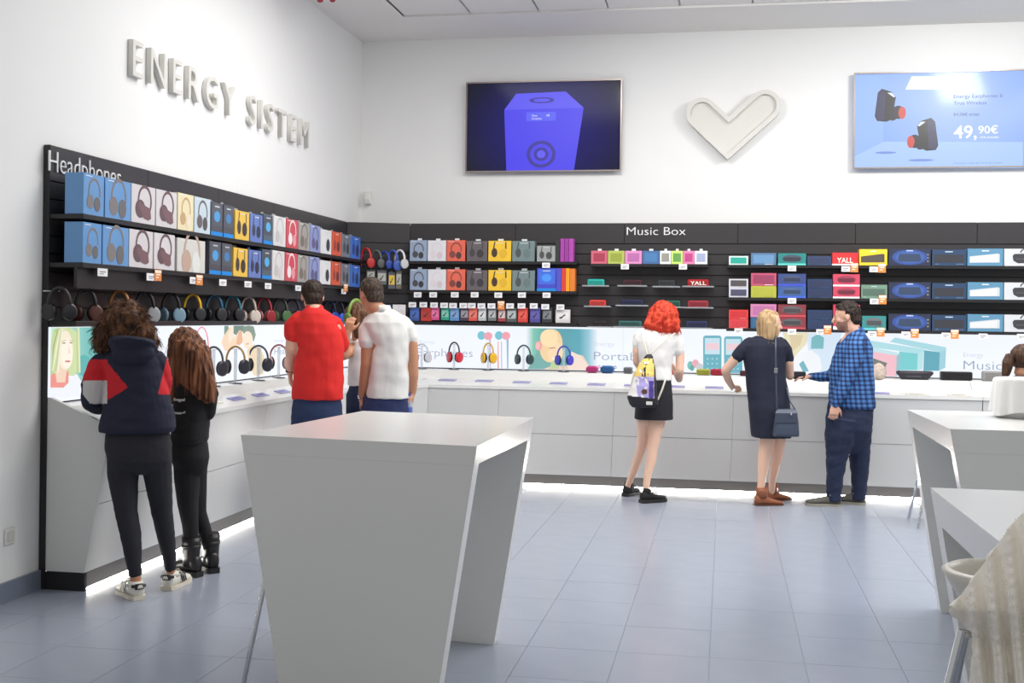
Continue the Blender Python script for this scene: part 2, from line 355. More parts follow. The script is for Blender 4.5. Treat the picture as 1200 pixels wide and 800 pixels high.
slatwall(dw,P1[1]-Y0,0.036,[1.15,2.25,3.35,4.45],True)
slatwall(cw,CHL,0.05,[])
slatwall(bw,P3[0]-P2[0],0.30,[1.09,2.18,3.28,4.38,5.48,6.58,7.68])
MB().box(0,0.016,2.4,9.17,0.32,2.51).build('top_cap',BLACKS,bw)
MB().prism([(-0.0,0.05,2.4),(CHL,0.05,2.4),(CHL+.05,.3,2.4),(0.0,0.5,2.4)],(0,0,0.1)).build('top_cap',BLACKS,cw)
# headings
a=onX(57,193,XP+0.005); text('Headphones','heading',mat('heading_white',(236,236,236),0.5),dw,0.125,0.80,0.004,-0.012,frame=((a.y-Y0,-0.006,2.365),0))
a=onY(734.5,275.5,YP); text('Music Box','heading',MATS['heading_white'],bw,0.082,0.575,0.004,-0.008,frame=((a.x-P2[0],-0.006,2.397),0))
# shelves
XF=-3.56; SD=XF-XP; YF=YP-0.17
def shelf(root,x0,x1,z,d,lip=0.028):
    MB().box(x0,-d,z-lip,x1,0,z,0,bev=0.003).build('shelf',BLACKS,root)
ZS=(2.125,1.85)
for z in ZS: shelf(dw,0.0,11.38-Y0,z,SD)
shelf(dw,0.0,11.0-Y0,1.52,0.17,0.03)
MB().box(0.0,-0.175,ZS[1]-0.145,11.38-Y0,-0.155,ZS[1]-0.028).build('rail_board',BLACKS,dw)
XB0=onY(478,306,YF).x; XB1=onY(676,306,YF).x
for z in (2.125,1.835): shelf(bw,XB0-P2[0],XB1-P2[0],z,0.17)
shelf(bw,XB0-P2[0],XB1-P2[0],1.52,0.14,0.03)
XM0=onY(692,309,YF).x; XM1=onY(830,309,YF).x; shelf(bw,XM0-P2[0],XM1-P2[0],2.105,0.17)
XR0=onY(852,309,YF).x
for z in (2.10,1.79,1.495): shelf(bw,XR0-P2[0],P3[0]-P2[0]-0.5,z,0.17)
# ================================================================ LIGHTBOXES
LB=mat('lightbox_white',(238,243,252),0.4,emit=0.98)
LB.node_tree.nodes['Principled BSDF'].inputs['Base Color'].default_value=(0.03,0.03,0.03,1)
lbl=empty('lightbox',(XP,Y0,ZL0),math.pi/2); tag(lbl,'backlit poster band with portraits above the left counter','lightbox')
lbc=empty('lightbox',(P1[0],P1[1],ZL0),CHA); tag(lbc,'plain backlit poster band in the angled corner','lightbox')
lbb=empty('lightbox',(P2[0],P2[1],ZL0),0); tag(lbb,'long backlit poster band above the back counter','lightbox')
HB=ZL1-ZL0
def lbox(root,L,seams):
    xs=[0]+seams+[L]
    for a,b in zip(xs[:-1],xs[1:]): MB().box(a+0.0015,-0.012,0.0,b-0.0015,0.01,HB).build('poster_panel',LB,root)
    MB().box(0,-0.016,HB-0.006,L,0.0,HB+0.004).build('frame_rail',BLACKS,root)
lbox(lbl,P1[1]-Y0,[1.15,3.35]); lbox(lbc,CHL,[]); lbox(lbb,P3[0]-P2[0],[2.18,4.38,6.58])
YL=-0.0135
def pl(x,y): q=onX(x,y,XP+0.014); return (q.y-Y0, q.z-ZL0)
def pb(x,y): q=onY(x,y,YP-0.014); return (q.x-P2[0], q.z-ZL0)
def art(root,name,items):        # items: (points, colour) layered outward by a fraction of a millimetre
    g=MB(); ms=[]
    for k,(pts,c) in enumerate(items):
        m=c if not isinstance(c,tuple) else glow(c,0.95)
        if m not in ms: ms.append(m)
        pts=[(min(max(x,0.004),9),min(max(z,0.004),HB-0.01)) for x,z in pts]
        fpoly(g,pts,YL-0.0004*(k+1),ms.index(m))
    return g.build(name,ms,root)
def el(f,cx,cy,rx,ry,n=22,a=0):
    ca,sa=math.cos(a),math.sin(a); out=[]
    for k in range(n):
        t=2*math.pi*k/n; x,y=rx*math.cos(t),ry*math.sin(t); out.append(f(cx+x*ca-y*sa,cy+x*sa+y*ca))
    return out
def ps(f,*p): return [f(*q) for q in p]
zA=lambda x,y: (40+x/5,320+y/5)
fA=lambda x,y: pl(*zA(x,y))
TG=glow_grad('teal_film',None,None,0.0,0.95,0,0.95,[(0,(196,236,222)),(0.45,(110,190,186)),(0.62,(96,176,184)),(0.92,(200,236,240)),(1,(238,243,252))])
art(lbl,'printed_portrait',[
 (ps(fA,(42,300),(420,300),(420,470),(420,715),(42,728)),TG),
 (ps(fA,(42,640),(70,600),(250,590),(330,720),(42,730)),(240,244,250)),
 (el(fA,290,540,45,62),(90,180,180)),
 (ps(fA,(42,520),(70,400),(110,330),(150,302),(215,302),(250,350),(262,440),(255,560),(235,600),(60,600)),(206,222,170)),
 (ps(fA,(60,600),(75,430),(115,330),(150,310),(130,450),(110,600)),(186,206,150)),
 (ps(fA,(75,600),(130,580),(200,575),(200,640),(170,670),(90,670)),(238,150,140)),
 (ps(fA,(120,560),(150,540),(190,560),(180,640),(130,640)),(244,214,190)),
 (el(fA,180,450,46,115),(246,236,212)),
 (el(fA,190,470,34,90),(252,244,228)),
 (el(fA,170,409,14,4),(196,176,140)),(el(fA,172,410,5,3),(110,110,100)),(el(fA,212,407,11,4),(196,176,140)),(el(fA,213,408,4,3),(110,110,100)),(ps(fA,(155,396),(186,390),(186,394),(156,401)),(206,186,146)),(ps(fA,(201,390),(226,394),(226,398),(201,394)),(206,186,146)),
 (ps(fA,(198,418),(207,468),(194,471)),(240,218,194)),(el(fA,191,516,17,6),(222,140,136)),(ps(fA,(174,516),(208,514),(191,518)),(186,96,100)),
 (ps(fA,(120,350),(150,310),(190,318),(160,350),(140,430),(120,520)),(216,226,180))]+[(ps(fA,(x0,318+abs(k-6)*5),(x0+9,316+abs(k-6)*5),(x0-dx*.4+8,430),(x0-dx+6,588-abs(k-5)*6),(x0-dx-4,590-abs(k-5)*6),(x0-dx*.4-3,430)),c) for k,(x0,dx,c) in enumerate(((118,50,(226,232,190)),(128,42,(176,190,140)),(138,40,(236,238,206)),(146,30,(198,206,158)),(152,22,(240,240,214)),(240,-6,(190,206,150)),(247,-10,(228,234,190)),(132,58,(206,214,160)),(124,62,(170,184,132)))) ])
zB=lambda x,y: (220+x/7.27,370+y/7.27)
fB=lambda x,y: pl(*zB(x,y))
def ring(f,cx,cy,rx,ry,t,a0,a1,n=16):
    out=[f(cx+rx*math.cos(a0+(a1-a0)*k/n),cy-ry*math.sin(a0+(a1-a0)*k/n)) for k in range(n+1)]
    return out+[f(cx+(rx-t)*math.cos(a0+(a1-a0)*k/n),cy-(ry-t)*math.sin(a0+(a1-a0)*k/n)) for k in range(n,-1,-1)]
art(lbl,'printed_headband',[(ring(fB,120,260,60,168,10,-0.6,2.9),(238,120,140))])
art(lbl,'printed_portrait',[
 (ps(fB,(312,76),(345,76),(360,150),(345,230),(310,180)),(120,146,136)),
 (ps(fB,(390,78),(480,78),(470,130),(420,170),(390,150)),(112,136,126)),
 (ps(fB,(285,230),(300,180),(360,90),(385,100),(395,190),(440,120),(470,150),(440,230),(370,290),(320,300)),(244,214,184)),
 (ps(fB,(345,160),(375,85),(388,95),(385,190),(350,240)),(250,230,208)),
 (ps(fB,(430,140),(455,118),(470,220),(440,250),(410,240)),(230,180,140)),
 (ps(fB,(465,90),(520,76),(560,90),(578,160),(560,220),(520,150),(470,150)),(128,148,130)),
 (el(fB,508,205,44,75),(248,228,206)),(ps(fB,(490,235),(520,232),(516,242),(494,244)),(226,160,120)),
 (ps(fB,(500,290),(560,240),(620,280),(650,350),(640,500),(560,510),(520,420)),(236,214,180)),
 (ps(fB,(600,290),(620,280),(640,480),(600,505),(585,400)),(196,190,170))])
hx=fB(735,330); text('Headphones','printed_text',glow((150,160,182),0.9),lbl,0.055,0.75,frame=((hx[0],YL-0.004,hx[1]),0))
hx=fB(735,222); text('Energy','printed_text',glow((190,198,214),0.9),lbl,0.022,0.22,frame=((hx[0],YL-0.004,hx[1]),0))
# back band prints
zC_=lambda x,y: (470+x/6,350+y/6)
fC=lambda x,y: pb(*zC_(x,y))
def ptext(s,x,y,xe,h,c):
    a=pb(x,y); b=pb(xe,y); text(s,'printed_text',glow(c,0.92),lbb,h,b[0]-a[0],0,-0.012,frame=((a[0],YL-0.006,a[1]),0))
ptext('Energy',492,402,510,0.035,(206,212,226)); ptext('Earphones',489,417,554,0.085,(158,168,190))
art(lbb,'printed_earphones',[(el(fC,565,258,28,30),(120,196,214)),(el(fC,612,262,30,28),(240,164,178)),(ps(fC,(618,285),(632,285),(632,500),(626,500)),(200,190,220)),
 (el(fC,688,258,28,30),(120,196,214)),(el(fC,738,260,30,28),(240,164,178)),(ps(fC,(742,285),(756,285),(754,495),(746,495)),(150,180,210)),
 (ps(fC,(680,300),(686,300),(688,492),(678,492)),(240,160,160)),(ps(fC,(703,300),(709,300),(711,492),(705,492)),(190,170,220))])
TG2=glow_grad('teal_film',None,None,fC(880,400)[0],fC(1380,400)[0],0,0.95,[(0,(238,243,252)),(0.1,(130,200,180)),(0.3,(96,160,168)),(0.75,(92,168,184)),(0.88,(150,200,216)),(1,(238,243,252))])
art(lbb,'printed_portrait',[
 (ps(fC,(880,205),(1380,215),(1380,505),(880,500)),TG2),
 (ps(fC,(890,500),(930,430),(960,360),(1010,400),(1090,460),(1180,510)),(120,176,172)),
 (ps(fC,(1000,505),(1060,470),(1180,470),(1200,380),(1280,400),(1340,505)),(236,206,190)),
 (ps(fC,(1160,440),(1200,370),(1260,400),(1330,480),(1330,505),(1180,505)),(244,224,210)),
 (el(fC,1055,330,80,118,a=0.15),(244,212,164)),(el(fC,1085,380,52,80),(250,220,180)),
 (el(fC,1040,275,62,62),(252,226,180)),(ps(fC,(1040,345),(1085,340),(1085,347),(1040,352)),(190,140,100)),(ps(fC,(1060,415),(1100,405),(1095,425),(1070,430)),(252,246,236)),
 (el(fC,968,330,24,34),(240,168,170)),(el(fC,962,330,14,24),(246,190,186)),
 (ps(fC,(1060,440),(1100,420),(1110,490),(1040,500)),(190,210,160))])
ptext('Energy',696,405,720,0.045,(206,214,226)); ptext('Portable',696,421.5,760,0.085,(150,164,188))
def player(x0,x1,y0,y1):
    w_=x1-x0; h=y1-y0
    it=[(ps(pb,(x0,y0+2),(x0+2,y0),(x1-2,y0),(x1,y0+2),(x1,y1-2),(x1-2,y1),(x0+2,y1),(x0,y1-2)),(104,176,192)),
        (ps(pb,(x0+2,y0+3),(x1-2,y0+3),(x1-2,y0+h*.5),(x0+2,y0+h*.5)),(198,226,238)),
        (ps(pb,(x0+3,y0+h*.2),(x1-3,y0+h*.2),(x1-3,y0+h*.38),(x0+3,y0+h*.38)),(238,206,214))]
    for i in range(3):
        for j in range(3): it.append((el(pb,x0+w_*(.25+.25*i),y0+h*(.62+.13*j),1.1,1.1,8),(170,214,226)))
    art(lbb,'printed_player',it)
player(824,845.5,393,437); player(848.5,870,394,437)
art(lbb,'printed_discs',[(el(pb,809,428,3.6,5),(120,190,186)),(el(pb,815,426,4,5),(236,170,180)),(el(pb,820,430,4,4.6),(196,206,214)),(el(pb,811,431,2.6,3.4),(96,170,170))])
zD=lambda x,y:(860+x/6.153,350+y/6.153)
fD=lambda x,y: pb(*zD(x,y))
art(lbb,'printed_portrait',[
 (ps(fD,(520,250),(780,240),(700,560),(560,560)),(214,230,246)),
 (ps(fD,(350,240),(540,244),(520,330),(470,380),(430,430),(400,400)),(232,224,190)),
 (ps(fD,(400,260),(500,262),(480,330),(420,380)),(222,206,168)),
 (ps(fD,(410,470),(470,390),(560,370),(620,420),(635,500),(600,545),(420,550)),(240,244,248)),
 (ps(fD,(470,470),(500,445),(540,520),(500,530)),(120,180,196)),
 (ps(fD,(555,360),(560,280),(590,262),(620,262),(650,280),(645,360)),(124,186,194)),
 (ps(fD,(590,262),(590,244),(622,244),(622,262)),(150,200,206))])
zE=lambda x,y:(980+x/5.44,370+y/5.44)
fE=lambda x,y: pb(*zE(x,y))
art(lbb,'printed_speakers',[
 (ps(fE,(340,165),(375,138),(700,200),(700,222),(660,232)),(170,218,228)),(ps(fE,(560,218),(660,232),(655,350),(555,350)),(96,168,186)),(ps(fE,(660,232),(700,215),(695,330),(655,350)),(160,208,222)),
 (ps(fE,(150,150),(235,160),(560,212),(560,230),(520,240),(150,190)),(176,222,230)),(ps(fE,(400,226),(520,240),(515,345),(400,345)),(120,206,210)),(ps(fE,(520,240),(558,225),(550,340),(515,345)),(186,226,232)),
 (ps(fE,(150,180),(235,200),(410,238),(385,252),(150,215)),(196,228,236)),(ps(fE,(150,215),(385,252),(380,385),(150,385)),(242,190,202)),(ps(fE,(385,252),(412,238),(405,370),(380,385)),(150,196,206))])
ptext('Energy',1129,418,1152,0.045,(200,210,222)); ptext('Music',1129,432.5,1174,0.085,(144,160,186))
# ================================================================ COUNTERS
def run(root,A,Bp,name,m,parts=None):
    pass
def counter_strip(st0, st1, prof, name, root, m, close=True):
    """st0, st1: (back point, front point) stations; prof: list of (fraction, z) on top; solid to z-0.03"""
    def P(st,f,z): return Vector((st[0][0]+(st[1][0]-st[0][0])*f, st[0][1]+(st[1][1]-st[0][1])*f, z))
    g=MB(); n=len(prof)
    V=[P(st0,f,z) for f,z in prof]+[P(st1,f,z) for f,z in prof]+[P(st0,f,z-0.03) for f,z in prof]+[P(st1,f,z-0.03) for f,z in prof]
    Fs=[]
    for i in range(n-1): Fs+= [(i,i+1,n+i+1,n+i),(2*n+i,3*n+i,3*n+i+1,2*n+i+1),(i,2*n+i,2*n+i+1,i+1),(n+i,n+i+1,3*n+i+1,3*n+i)]
    Fs+=[(n-1,3*n-1,4*n-1,2*n-1),(0,n,3*n,2*n)]
    g.add(V,Fs); return g.build(name,m,root)
XCF,YCF=-3.385,10.80; XK,YK=-3.53,10.92
PL=[(0,1.045),(0.32,1.035),(0.50,0.98),(1,0.925)]
PB=[(0,1.045),(0.30,1.04),(0.43,0.965),(1,0.93)]
YS=9.5; XS=-2.75
cl=empty('counter',(0,0,0)); tag(cl,'white slanted display counter along the left wall','counter')
cc=empty('counter',(0,0,0)); tag(cc,'white corner counter piece linking left and back counters','counter')
cb=empty('counter',(0,0,0)); tag(cb,'long white display counter along the back wall','counter')
cr_=empty('counter',(0,0,0)); tag(cr_,'white display counter continuing at far right of back wall','counter')
counter_strip(((XP,Y0+0.03),(XCF,Y0+0.03)),((XP,YS),(XCF,YS)),PL,'worktop',cl,SOLID)
XJ=onY(1152,470,YCF).x
counter_strip(((XS,YP),(XS,YCF)),((XJ-0.002,YP),(XJ-0.002,YCF)),PB,'worktop',cb,SOLID)
counter_strip(((XJ+0.002,YP),(XJ+0.002,YCF)),((5.6,YP),(5.6,YCF)),PB,'worktop',cr_,SOLID)
# corner worktop through four stations
sts=[((XP,YS),(XCF,YS),PL)]
bk=[(XP,11.40),(-3.17,YP)]; 
for t,b in zip((0.36,0.72),bk):
    sts.append((b,(XCF+(XS-XCF)*t,YS+(YCF-YS)*t),[(a[0]*(1-t)+c[0]*t,a[1]*(1-t)+c[1]*t) for a,c in zip(PL,PB)]))
sts.append(((XS,YP),(XS,YCF),PB))
g=MB()
for a in sts:
    for f,z in a[2]: g.v.append((a[0][0]+(a[1][0]-a[0][0])*f,a[0][1]+(a[1][1]-a[0][1])*f,z))
    for f,z in a[2]: g.v.append((a[0][0]+(a[1][0]-a[0][0])*f,a[0][1]+(a[1][1]-a[0][1])*f,z-0.03))
for s in range(3):
    for i in range(3): g.f+=[(s*8+i,s*8+i+1,s*8+9+i,s*8+8+i),(s*8+4+i,s*8+12+i,s*8+13+i,s*8+5+i)]; g.m+=[0,0]
    g.f.append((s*8+3,s*8+7,s*8+15,s*8+11)); g.m.append(0); g.f.append((s*8,s*8+8,s*8+12,s*8+4)); g.m.append(0)
for s in (0,3):
    g.f.append((s*8,s*8+1,s*8+2,s*8+3,s*8+7,s*8+6,s*8+5,s*8+4)); g.m.append(0)
g.build('worktop',SOLID,cc)
# slanted fronts: panels between top front line and kick line
def front(root,a,b,ka,kb,seams):
    """a,b top ends; ka,kb kick ends (xy); seams as fractions"""
    a,b,ka,kb=[Vector((*q,0)) for q in (a,b,ka,kb)]
    fs=[0]+seams+[1]; zt,zm,zb=0.897,0.49,0.105
    ins=(ka-a); ins.normalize()
    for f0,f1 in zip(fs[:-1],fs[1:]):
        e=0.0015/(b-a).length
        for z1,z0 in ((zt,zm+0.002),(zm-0.002,zb)):
            def P(f,z):
                t=(zt-z)/(zt-zb); top=a+(b-a)*f; bot=ka+(kb-ka)*f; q=top+(bot-top)*t; return Vector((q.x,q.y,z))
            g=MB(); o4=[P(f0+e,z0),P(f1-e,z0)]; t4=[P(f0+e,z1),P(f1-e,z1)]; dd=ins*0.02
            g.hexa([o4[0],o4[1],o4[1]+dd,o4[0]+dd],[t4[0],t4[1],t4[1]+dd,t4[0]+dd]); g.build('front_panel',COUNT,root)
    d=ins*0.02
    g=MB(); q0,q1=ka+ins*0.002,kb+ins*0.002; z=Vector((0,0,0.103)); zl=Vector((0,0,0.016))
    g.hexa([q0+zl,q1+zl,q1+d+zl,q0+d+zl],[q0+z,q1+z,q1+d+z,q0+d+z]); g.build('kick_panel',KICK,root)
    # light strip recessed under the kick
    g=MB(); r=ins*0.012; z=Vector((0,0,0.014)); g.hexa([q0+r,q1+r,q1+r*2,q0+r*2],[q0+r+z,q1+r+z,q1+r*2+z,q0+r*2+z]); g.build('light_strip',LED,root)
LED=mat('led_strip',(255,250,240),0.5,emit=75.0)
front(cl,(XCF-.008,Y0+0.03),(XCF-.008,YS),(XK,Y0+0.03),(XK,YS),[1.2/3.38,2.3/3.38])
front(cc,(XCF-.008,YS),(XS,YCF+.008),(XK,YS+.03),(XS-.06,YK),[])
L=XJ-XS; front(cb,(XS,YCF+.008),(XJ-.002,YCF+.008),(XS-.06,YK),(XJ-.002,YK),[(x-XS)/L for x in (-2.07,-0.99,0.085,1.18,)])
front(cr_,(XJ+.002,YCF+.008),(5.6,YCF+.008),(XJ+.002,YK),(5.6,YK),[0.33,0.66])
# end cheek at the near end of left counter
g=MB(); y=Y0+0.03
g.prism([(XP,y-.03,0.105),(XK,y-.03,0.105),(XCF,y-.03,0.895),(XCF,y-.03,0.932),(XP+0.02,y-.03,1.085),(XP,y-.03,1.085)],(0,0.03,0)); g.build('end_cheek',COUNT,cl)
MB().box(XP,y-.028,0.0,XK,y-.002,0.1).build('kick_end',BLACKS,cl)
MB().box(XP,Y0+.03,0.1,XK-.03,YS,0.9).build('carcass',BLACKS,cl); MB().box(XS,YK+.08,0.1,XJ,YP,0.85).build('carcass',BLACKS,cb)
MB().box(XJ+.01,YK+.08,0.1,5.6,YP,0.85).build('carcass',BLACKS,cr_)
# ================================================================ PACKAGES
def L2(x0,x1,z0,z1): return [(x0,z0),(x1,z0),(x1,z1),(x0,z1)]
def package(name,loc,rz,w_,h,d,col,artk,cols,label,cat,group=None,clear=False,tab=False,side=None):
    haze=lambda q: tuple(int(v*.88+26) for v in q)
    col=haze(col); cols=tuple(haze(q) for q in cols)
    g=MB(); g.box(0,0,0,w_,d,h,0,bev=0.0015)
    ms=[C_(col,0.35)]
    o=g.build(name,ms,loc=loc,rz=rz); tag(o,label,cat,group)
    a=MB(); ms=[];
    def put(pts,c,k):
        m=C_(c,0.4)
        if m not in ms: ms.append(m)
        fpoly(a,[(x*w_,z*h) for x,z in pts],-0.0006-0.0005*k,ms.index(m))
    as_=h/w_
    def arc(cx,cz,r,t,a0,a1,c,k,n=14,e=1.0):
        pts=[(cx+r*math.cos(a0+(a1-a0)*i/n),cz+r*e/as_*math.sin(a0+(a1-a0)*i/n)) for i in range(n+1)]
        pts+=[(cx+(r-t)*math.cos(a0+(a1-a0)*i/n),cz+(r-t)*e/as_*math.sin(a0+(a1-a0)*i/n)) for i in range(n,-1,-1)]
        put(pts,c,k)
    if artk=='over':       # headband and two cups seen from the side
        c1,c2=cols
        arc(.52,.56,.30,.055,-0.3,3.5,c1,1,e=1.25); put(disc(.32,.32,.17,.17/as_*1.1,14),c1,2); put(disc(.66,.28,.15,.19/as_,14),c2,3); put(L2(.1,.4,.93,.95),(236,238,240),1)
    elif artk=='tilt':
        c1,c2=cols
        arc(.55,.60,.30,.06,-0.6,3.2,c1,1,e=1.1); put(disc(.36,.38,.21,.19/as_,14),c1,2); put([(.30,.42),(.30,.55),(.78,.42),(.82,.16),(.70,.10),(.50,.14)],c2,3)
    elif artk=='cups':
        c1,c2=cols
        put([(.26,.95),(.31,.95),(.26,.62),(.2,.6)],c1,1); put([(.74,.95),(.79,.95),(.80,.6),(.74,.62)],c1,1); put(disc(.27,.42,.13,.2/as_,14),c1,2); put(disc(.66,.38,.17,.2/as_,14),c2,3); put(L2(.35,.7,.88,.91),(225,225,225),1)
    elif artk=='window':
        c1,c2=cols
        put(L2(.06,.94,.30,.96),c2,1); put(disc(.5,.58,.26,.2/as_,14),c1,2); put(L2(0,1,0,.12),(24,138,220),1); put(L2(.3,.7,.86,.9),(200,205,210),3)
    elif artk=='frame':
        c1,c2=cols; put(L2(.09,.91,.16,.84),c1,1); put(L2(.55,.88,.05,.10),c2,1)
    elif artk=='grille':
        c1,c2=cols; put(L2(.15,.85,.18,.82),c1,1)
        for i in range(4): put(L2(.18,.82,.24+.14*i,.28+.14*i),c2,2)
    elif artk=='glow':
        c1,c2=cols; put(disc(.5,.5,.42,.46,20),c2,1); put(disc(.5,.5,.34,.36,20),tuple(min(255,v+14) for v in c2),2)
        put([(.22,.32),(.26,.70),(.74,.70),(.78,.32),(.7,.24),(.3,.24)],c1,3); put(L2(.42,.58,.86,.92),(190,205,230),2)
        for i in range(3): put(L2(.91,.95,.22+.2*i,.30+.2*i),(150,140,120),1)
    elif artk=='bar':
        c1,c2=cols; put([(.06,.18),(.06,.55),(.85,.72),(.9,.68),(.9,.2)],c1,1); put([(.08,.20),(.08,.5),(.83,.66),(.83,.22)],c2,2); put(L2(.4,.6,.84,.9),(220,228,235),1)
    elif artk=='dark':
        c1,c2=cols; put(L2(.06,.92,.2,.7),c1,1); put(L2(.38,.6,.84,.9),(190,205,220),1); put(L2(.1,.2,.08,.12),c2,1); put(L2(.7,.92,.08,.12),c2,1)
    elif artk=='drum':
        c1,c2=cols; put([(.25,.58),(.3,.7),(.95,.74),(.95,.2),(.42,.16),(.28,.3)],c1,1); arc(.72,.74,.25,.04,0.1,3.0,c1,1,e=.7); put(L2(.35,.95,.38,.44),c2,2)
    elif artk=='band':
        c1,c2=cols; put(L2(0,1,0,.14),c2,1); put(disc(.5,.56,.36,.3,18),c1,1); put(L2(.2,.8,.34,.66),tuple(int(v*.7) for v in c1),2)
    elif artk=='pack':
        c1,c2=cols; put(L2(.1,.9,.25,.8),c1,1); put([(.35,.4),(.45,.36),(.7,.6),(.62,.66)],c2,2); put(disc(.36,.38,.11,.07,10),c2,3)
    elif artk=='word':
        c1,c2=cols; put(L2(0,1,0,.12),c2,1)
    elif artk=='spine':
        c1,c2=cols; put(L2(.3,.36,.06,.94),c1,1); put(L2(.66,.70,.06,.94),c1,1)
    if a.v: a.build('printed_picture',ms,o)
    if artk=='word': text('YALL','printed_word',C_((250,240,225)),o,h*.42,w_*.62,0,0.02,frame=((w_*.18,-0.0018,h*.2),0))
    if tab:
        MB().box(w_*.38,d*.45,h,w_*.62,d*.5,h+.022).build('hang_tab',CLEARP if clear else C_((225,228,230)),o)
    return o
def colour_word(c):
    return c
ORD=['first','second','third','fourth','fifth','sixth','seventh','eighth','ninth','tenth','eleventh','twelfth','thirteenth','fourteenth','fifteenth','sixteenth','seventeenth']
BLU=(92,148,208)
LR1=[('blue',BLU,'over',((120,112,112),(98,94,94)),90,122,.234,'large blue box with grey headphones'),
('blue',BLU,'over',((120,112,112),(98,94,94)),123,153.5,.234,'large blue box with grey headphones'),
('white',(218,212,214),'tilt',((92,64,72),(112,78,84)),154,182,.235,'white box with plum headphones'),
('white',(218,212,214),'tilt',((92,64,72),(112,78,84)),183,207.5,.235,'white box with plum headphones'),
('cream',(238,226,180),'over',((200,160,110),(240,226,200)),208.5,227,.245,'cream box with a gold headphone picture'),
('pale',(196,214,226),'over',((90,80,82),(70,62,64)),228,246.7,.245,'pale blue box with dark headphones'),
('black',(58,60,72),'window',((60,150,220),(70,74,86)),247.5,261.3,.235,'charcoal blue-based window box'),
('black',(58,60,72),'window',((50,120,180),(70,74,86)),262,274,.235,'charcoal blue-based window box'),
('yellow',(238,190,64),'cups',((50,40,40),(40,34,34)),275.8,292.5,.215,'yellow box with black cups'),
('blue',(88,116,190),'cups',((40,44,70),(30,34,56)),293.7,308,.215,'violet blue box with navy cups'),
('teal',(64,84,100),'window',((70,170,225),(58,64,80)),309,320,.235,'slate window box with blue disc'),
('white',(222,220,220),'over',((190,190,194),(214,206,206)),321,335.3,.24,'white box with pale grey headphones'),
('red',(206,62,78),'over',((246,230,232),(232,150,156)),336,350,.24,'crimson box with white headphones'),
('grey',(160,156,150),'over',((110,100,92),(130,120,112)),350.5,363.3,.235,'warm grey box with brown headphones'),
('blue',(132,146,200),'over',((90,84,130),(80,80,120)),364,375.8,.235,'periwinkle box with dark headphones'),
('white',(232,232,232),'cups',((236,236,236),(40,46,50)),376.7,389,.217,'white box with one dark cup'),
('orange',(222,80,46),'cups',((150,50,40),(90,40,40)),390,400.3,.22,'orange red box with dark cups'),
('grey',(112,118,130),'cups',((60,62,70),(50,50,60)),401.3,411.3,.215,'grey clear box with dark cups'),
('blue',(48,104,206),'cups',((30,50,120),(24,40,90)),412,423,.215,'bright blue box with navy headphone cups')]
lastY=None
for row,z in enumerate(ZS):
    for i,(cn,c,k,cs,x0,x1,h,lb) in enumerate(LR1):
        if row==1 and i==5: continue
        sh=0 if row==0 else -2.2*(1-i/19)
        if row==1 and i==4: x0,x1=210,243; c=(214,212,206); cs=((190,160,140),(226,228,222)); lb='white box with sage and tan headphones'; h=.225
        ya=onX(x0+sh,250,XF-0.005).y; yb=onX(x1+sh,250,XF-0.005).y; yb=min(yb,11.36)
        ya=max(ya,Y0+0.004)
        d=0.11 if i>3 else 0.115
        package('headphone_box',(XF-0.006,ya+0.002,z),math.pi/2,yb-ya-0.004,h*(1 if row==0 else .985),d,c,k,cs,f"{lb}, {ORD[i] if i<17 else ('next-to-last' if i==17 else 'last')} from left on the {'upper' if row==0 else 'lower'} left-wall shelf",'headphone box','boxed headphones on the left wall shelves',tab=(6<=i),clear=True)
        if row==1 and i==4:
            pass
# back left block
XBk=[(480,500.3,'over',(140,160,186),((62,60,66),(44,42,46)),'steel blue box with a black headphone picture',.187),
(501,522.5,'over',(226,226,230),((226,214,218),(214,196,204)),'white box with a faint rose headphone picture',.185),
(523,545,'over',(228,92,68),((120,50,44),(70,36,36)),'coral red box with a dark headphone picture',.187),
(546.7,571,'cups',(88,80,84),((48,46,50),(40,38,42)),'charcoal box with black headphone cups printed',.18),
(572,599,'cups',(244,194,38),((56,34,30),(226,172,30)),'bright yellow box with a black and a yellow cup',.182),
(600,626.5,'cups',(104,124,126),((60,64,66),(90,108,110)),'grey green box with dark headphone cups printed',.18)]
def bxw(x0,x1,y,Y): a=onY(x0,y,Y); b=onY(x1,y,Y); return a.x,b.x
for row,(z,yy) in enumerate(((2.125,306),(1.835,342))):
    for i,(x0,x1,k,c,cs,lb,h) in enumerate(XBk):
        a,b=bxw(x0,x1,yy,YF+.005)
        package('headphone_box',(a+.001,YF+.006,z),0,b-a-.003,h*1.12,0.12,c,k,cs,f"{lb}, {'upper' if row==0 else 'lower'} shelf of back wall",'headphone box','boxed headphones left of the back wall',tab=True)
a,b=bxw(629,650.5,306,YF); package('headphone_box',(a,YF+.006,2.125),0,b-a,.155,.1,(150,156,154),'cups',((60,60,62),(54,54,56)),'clear box with black headphones inside, upper shelf of back wall','headphone box')
MB().box(0,0.0,.155,b-a,.1,.20).build('lid',C_((34,34,36)),bpy.data.objects[-1] if False else COL.objects[len(COL.objects)-2]) if False else None
a,b=bxw(629,651.5,342,YF); package('headphone_box',(a,YF+.006,1.835),0,b-a,.225,.1,(52,56,190),'window',((60,140,240),(48,96,220)),'royal blue box with glowing blue front, lower shelf of back wall','headphone box')
